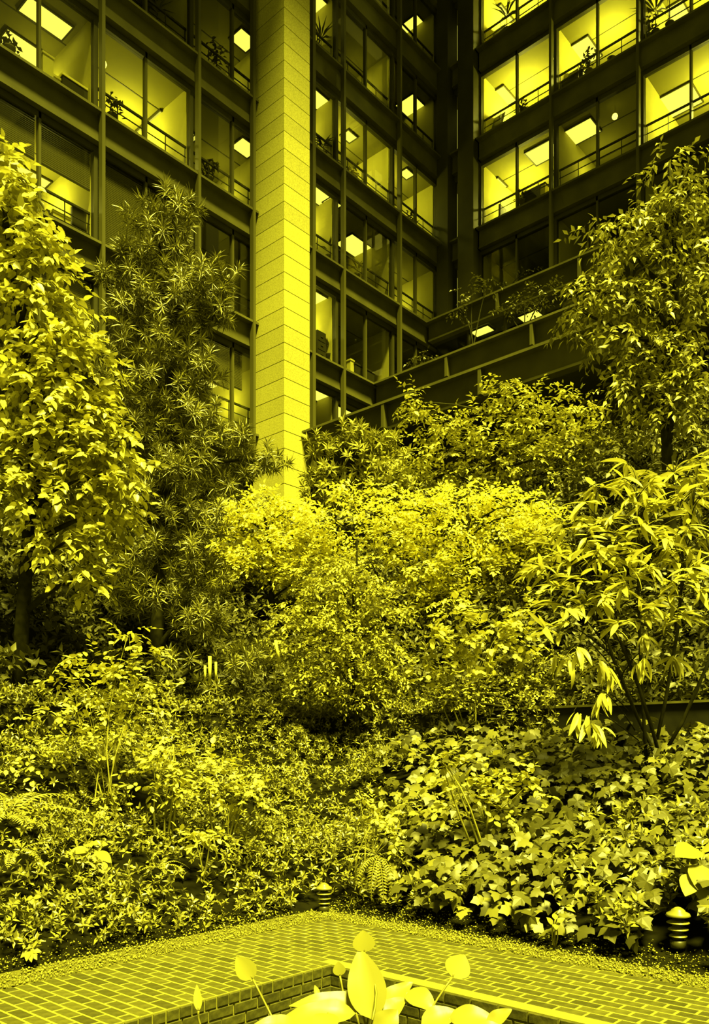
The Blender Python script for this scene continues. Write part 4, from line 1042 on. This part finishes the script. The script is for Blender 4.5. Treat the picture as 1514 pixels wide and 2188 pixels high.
def drawing_board(label, px, f, left, wd=.9):
    c = sill(px, f, left, 1.0); r = thing('drawing_board', label, 'drawing board', c, 'tilted boards behind railings')
    ax = np.array((1, 0, 0.)) if left else np.array((0, 1., 0)); n = np.array((0, 1., 0)) if left else np.array((1., 0, 0))
    def q(a, b): return c + ax * a + n * b * .5 + UP * (1.05 + b * 1.3)
    mb = MB(); mb.v = [tuple(q(-wd/2, -.3)), tuple(q(wd/2, -.3)), tuple(q(wd/2, .4)), tuple(q(-wd/2, .4))]; mb.v += [tuple(np.array(v) + n * .03 - UP * .03) for v in mb.v]
    mb.f = [(0, 1, 2, 3), (7, 6, 5, 4), (0, 4, 5, 1), (1, 5, 6, 2), (2, 6, 7, 3), (3, 7, 4, 0)]
    obj('board', mb, M['dark'], r)
    for s_ in (-1, 1): obj('leg', MB().tube([c + ax * s_ * wd * .4, q(s_ * wd * .4, 0)], .02, 5), M['dark'], r)
drawing_board('tilted dark board behind fifth storey railing of right wing', 1045, 4, False, 1.3); drawing_board('tilted dark board behind fifth storey railing of right wing, second bay', 1208, 4, False, 1.2); drawing_board('tilted dark board on sixth storey of right wing', 1050, 5, False, 1.1)
def hanging_globe(label, px, py, f, left, depth):
    c = sill(px, f, left, depth); d = FX * c[0] + FY * c[1]; z = CAMZ + (HZ - py) / FOC * d
    r = thing('pendant_lamp', label, 'pendant lamp', (c[0], c[1], z), 'small round office lamps')
    obj('globe', MB().lathe([(.02, -.1), (.08, -.07), (.11, 0), (.08, .07), (.02, .1)], (c[0], c[1], z), 12), M['globe'], r, True)
    obj('cord', MB().tube([(c[0], c[1], z + .1), (c[0], c[1], ZF[f] + 2.8)], .006, 5), M['dark'], r)
hanging_globe('small round lamp at third storey mullion, second bay from left', 220, 137, 2, True, .9); hanging_globe('small round lamp in fifth storey at the inner corner', 860, 157, 4, True, .9)
hanging_globe('small round lamp in fourth storey of right wing, left of mullion', 1313, 249, 3, False, 1.0); hanging_globe('small round lamp in fourth storey of right wing, right of mullion', 1379, 231, 3, False, 1.0)
# blinds
def blind(label, u0, u1, f, drop, left=True):
    W = WL if left else WR; z1 = ZF[f] + 2.62; z0 = z1 - drop
    r = thing('window_blind', label, 'blind', W.pt((u0 + u1) / 2, .36, z1), 'venetian blinds')
    W2 = Wing(r, W.plane, left)
    W2.part('head_rail', u0, u1, .33, .39, z1 - .04, z1, M['steel_dark']); W2.part('bottom_rail', u0, u1, .34, .38, z0 - .03, z0, M['steel_dark'])
    mb = MB(); n = int(drop / .05)
    for i in range(n): W2.box(mb, u0, u1, .345, .375, z1 - .06 - i * .05 - .038, z1 - .06 - i * .05)
    o = obj('slats', mb, M['blind'], r); o['kind'] = 'stuff'
blind('half-lowered blind in lowest storey window beside the column, wide pane', 15.52, 17.0, 0, 1.25); blind('half-lowered blind in lowest storey narrow pane beside the column', 17.08, 17.55, 0, 1.1)
blind('fully lowered dark blind in second storey, second bay from left, left pane', 12.28, 13.78, 1, 2.55); blind('fully lowered dark blind in second storey, second bay from left, right pane', 13.86, 15.36, 1, 2.55)
blind('short lowered blind in second storey far left bay', 8.98, 10.5, 1, 1.0); blind('short lowered blind in second storey far left bay, right pane', 10.66, 12.1, 1, 1.0)
blind('long lowered blind in lowest storey behind the left trees', 10.66, 12.1, 0, 1.6)
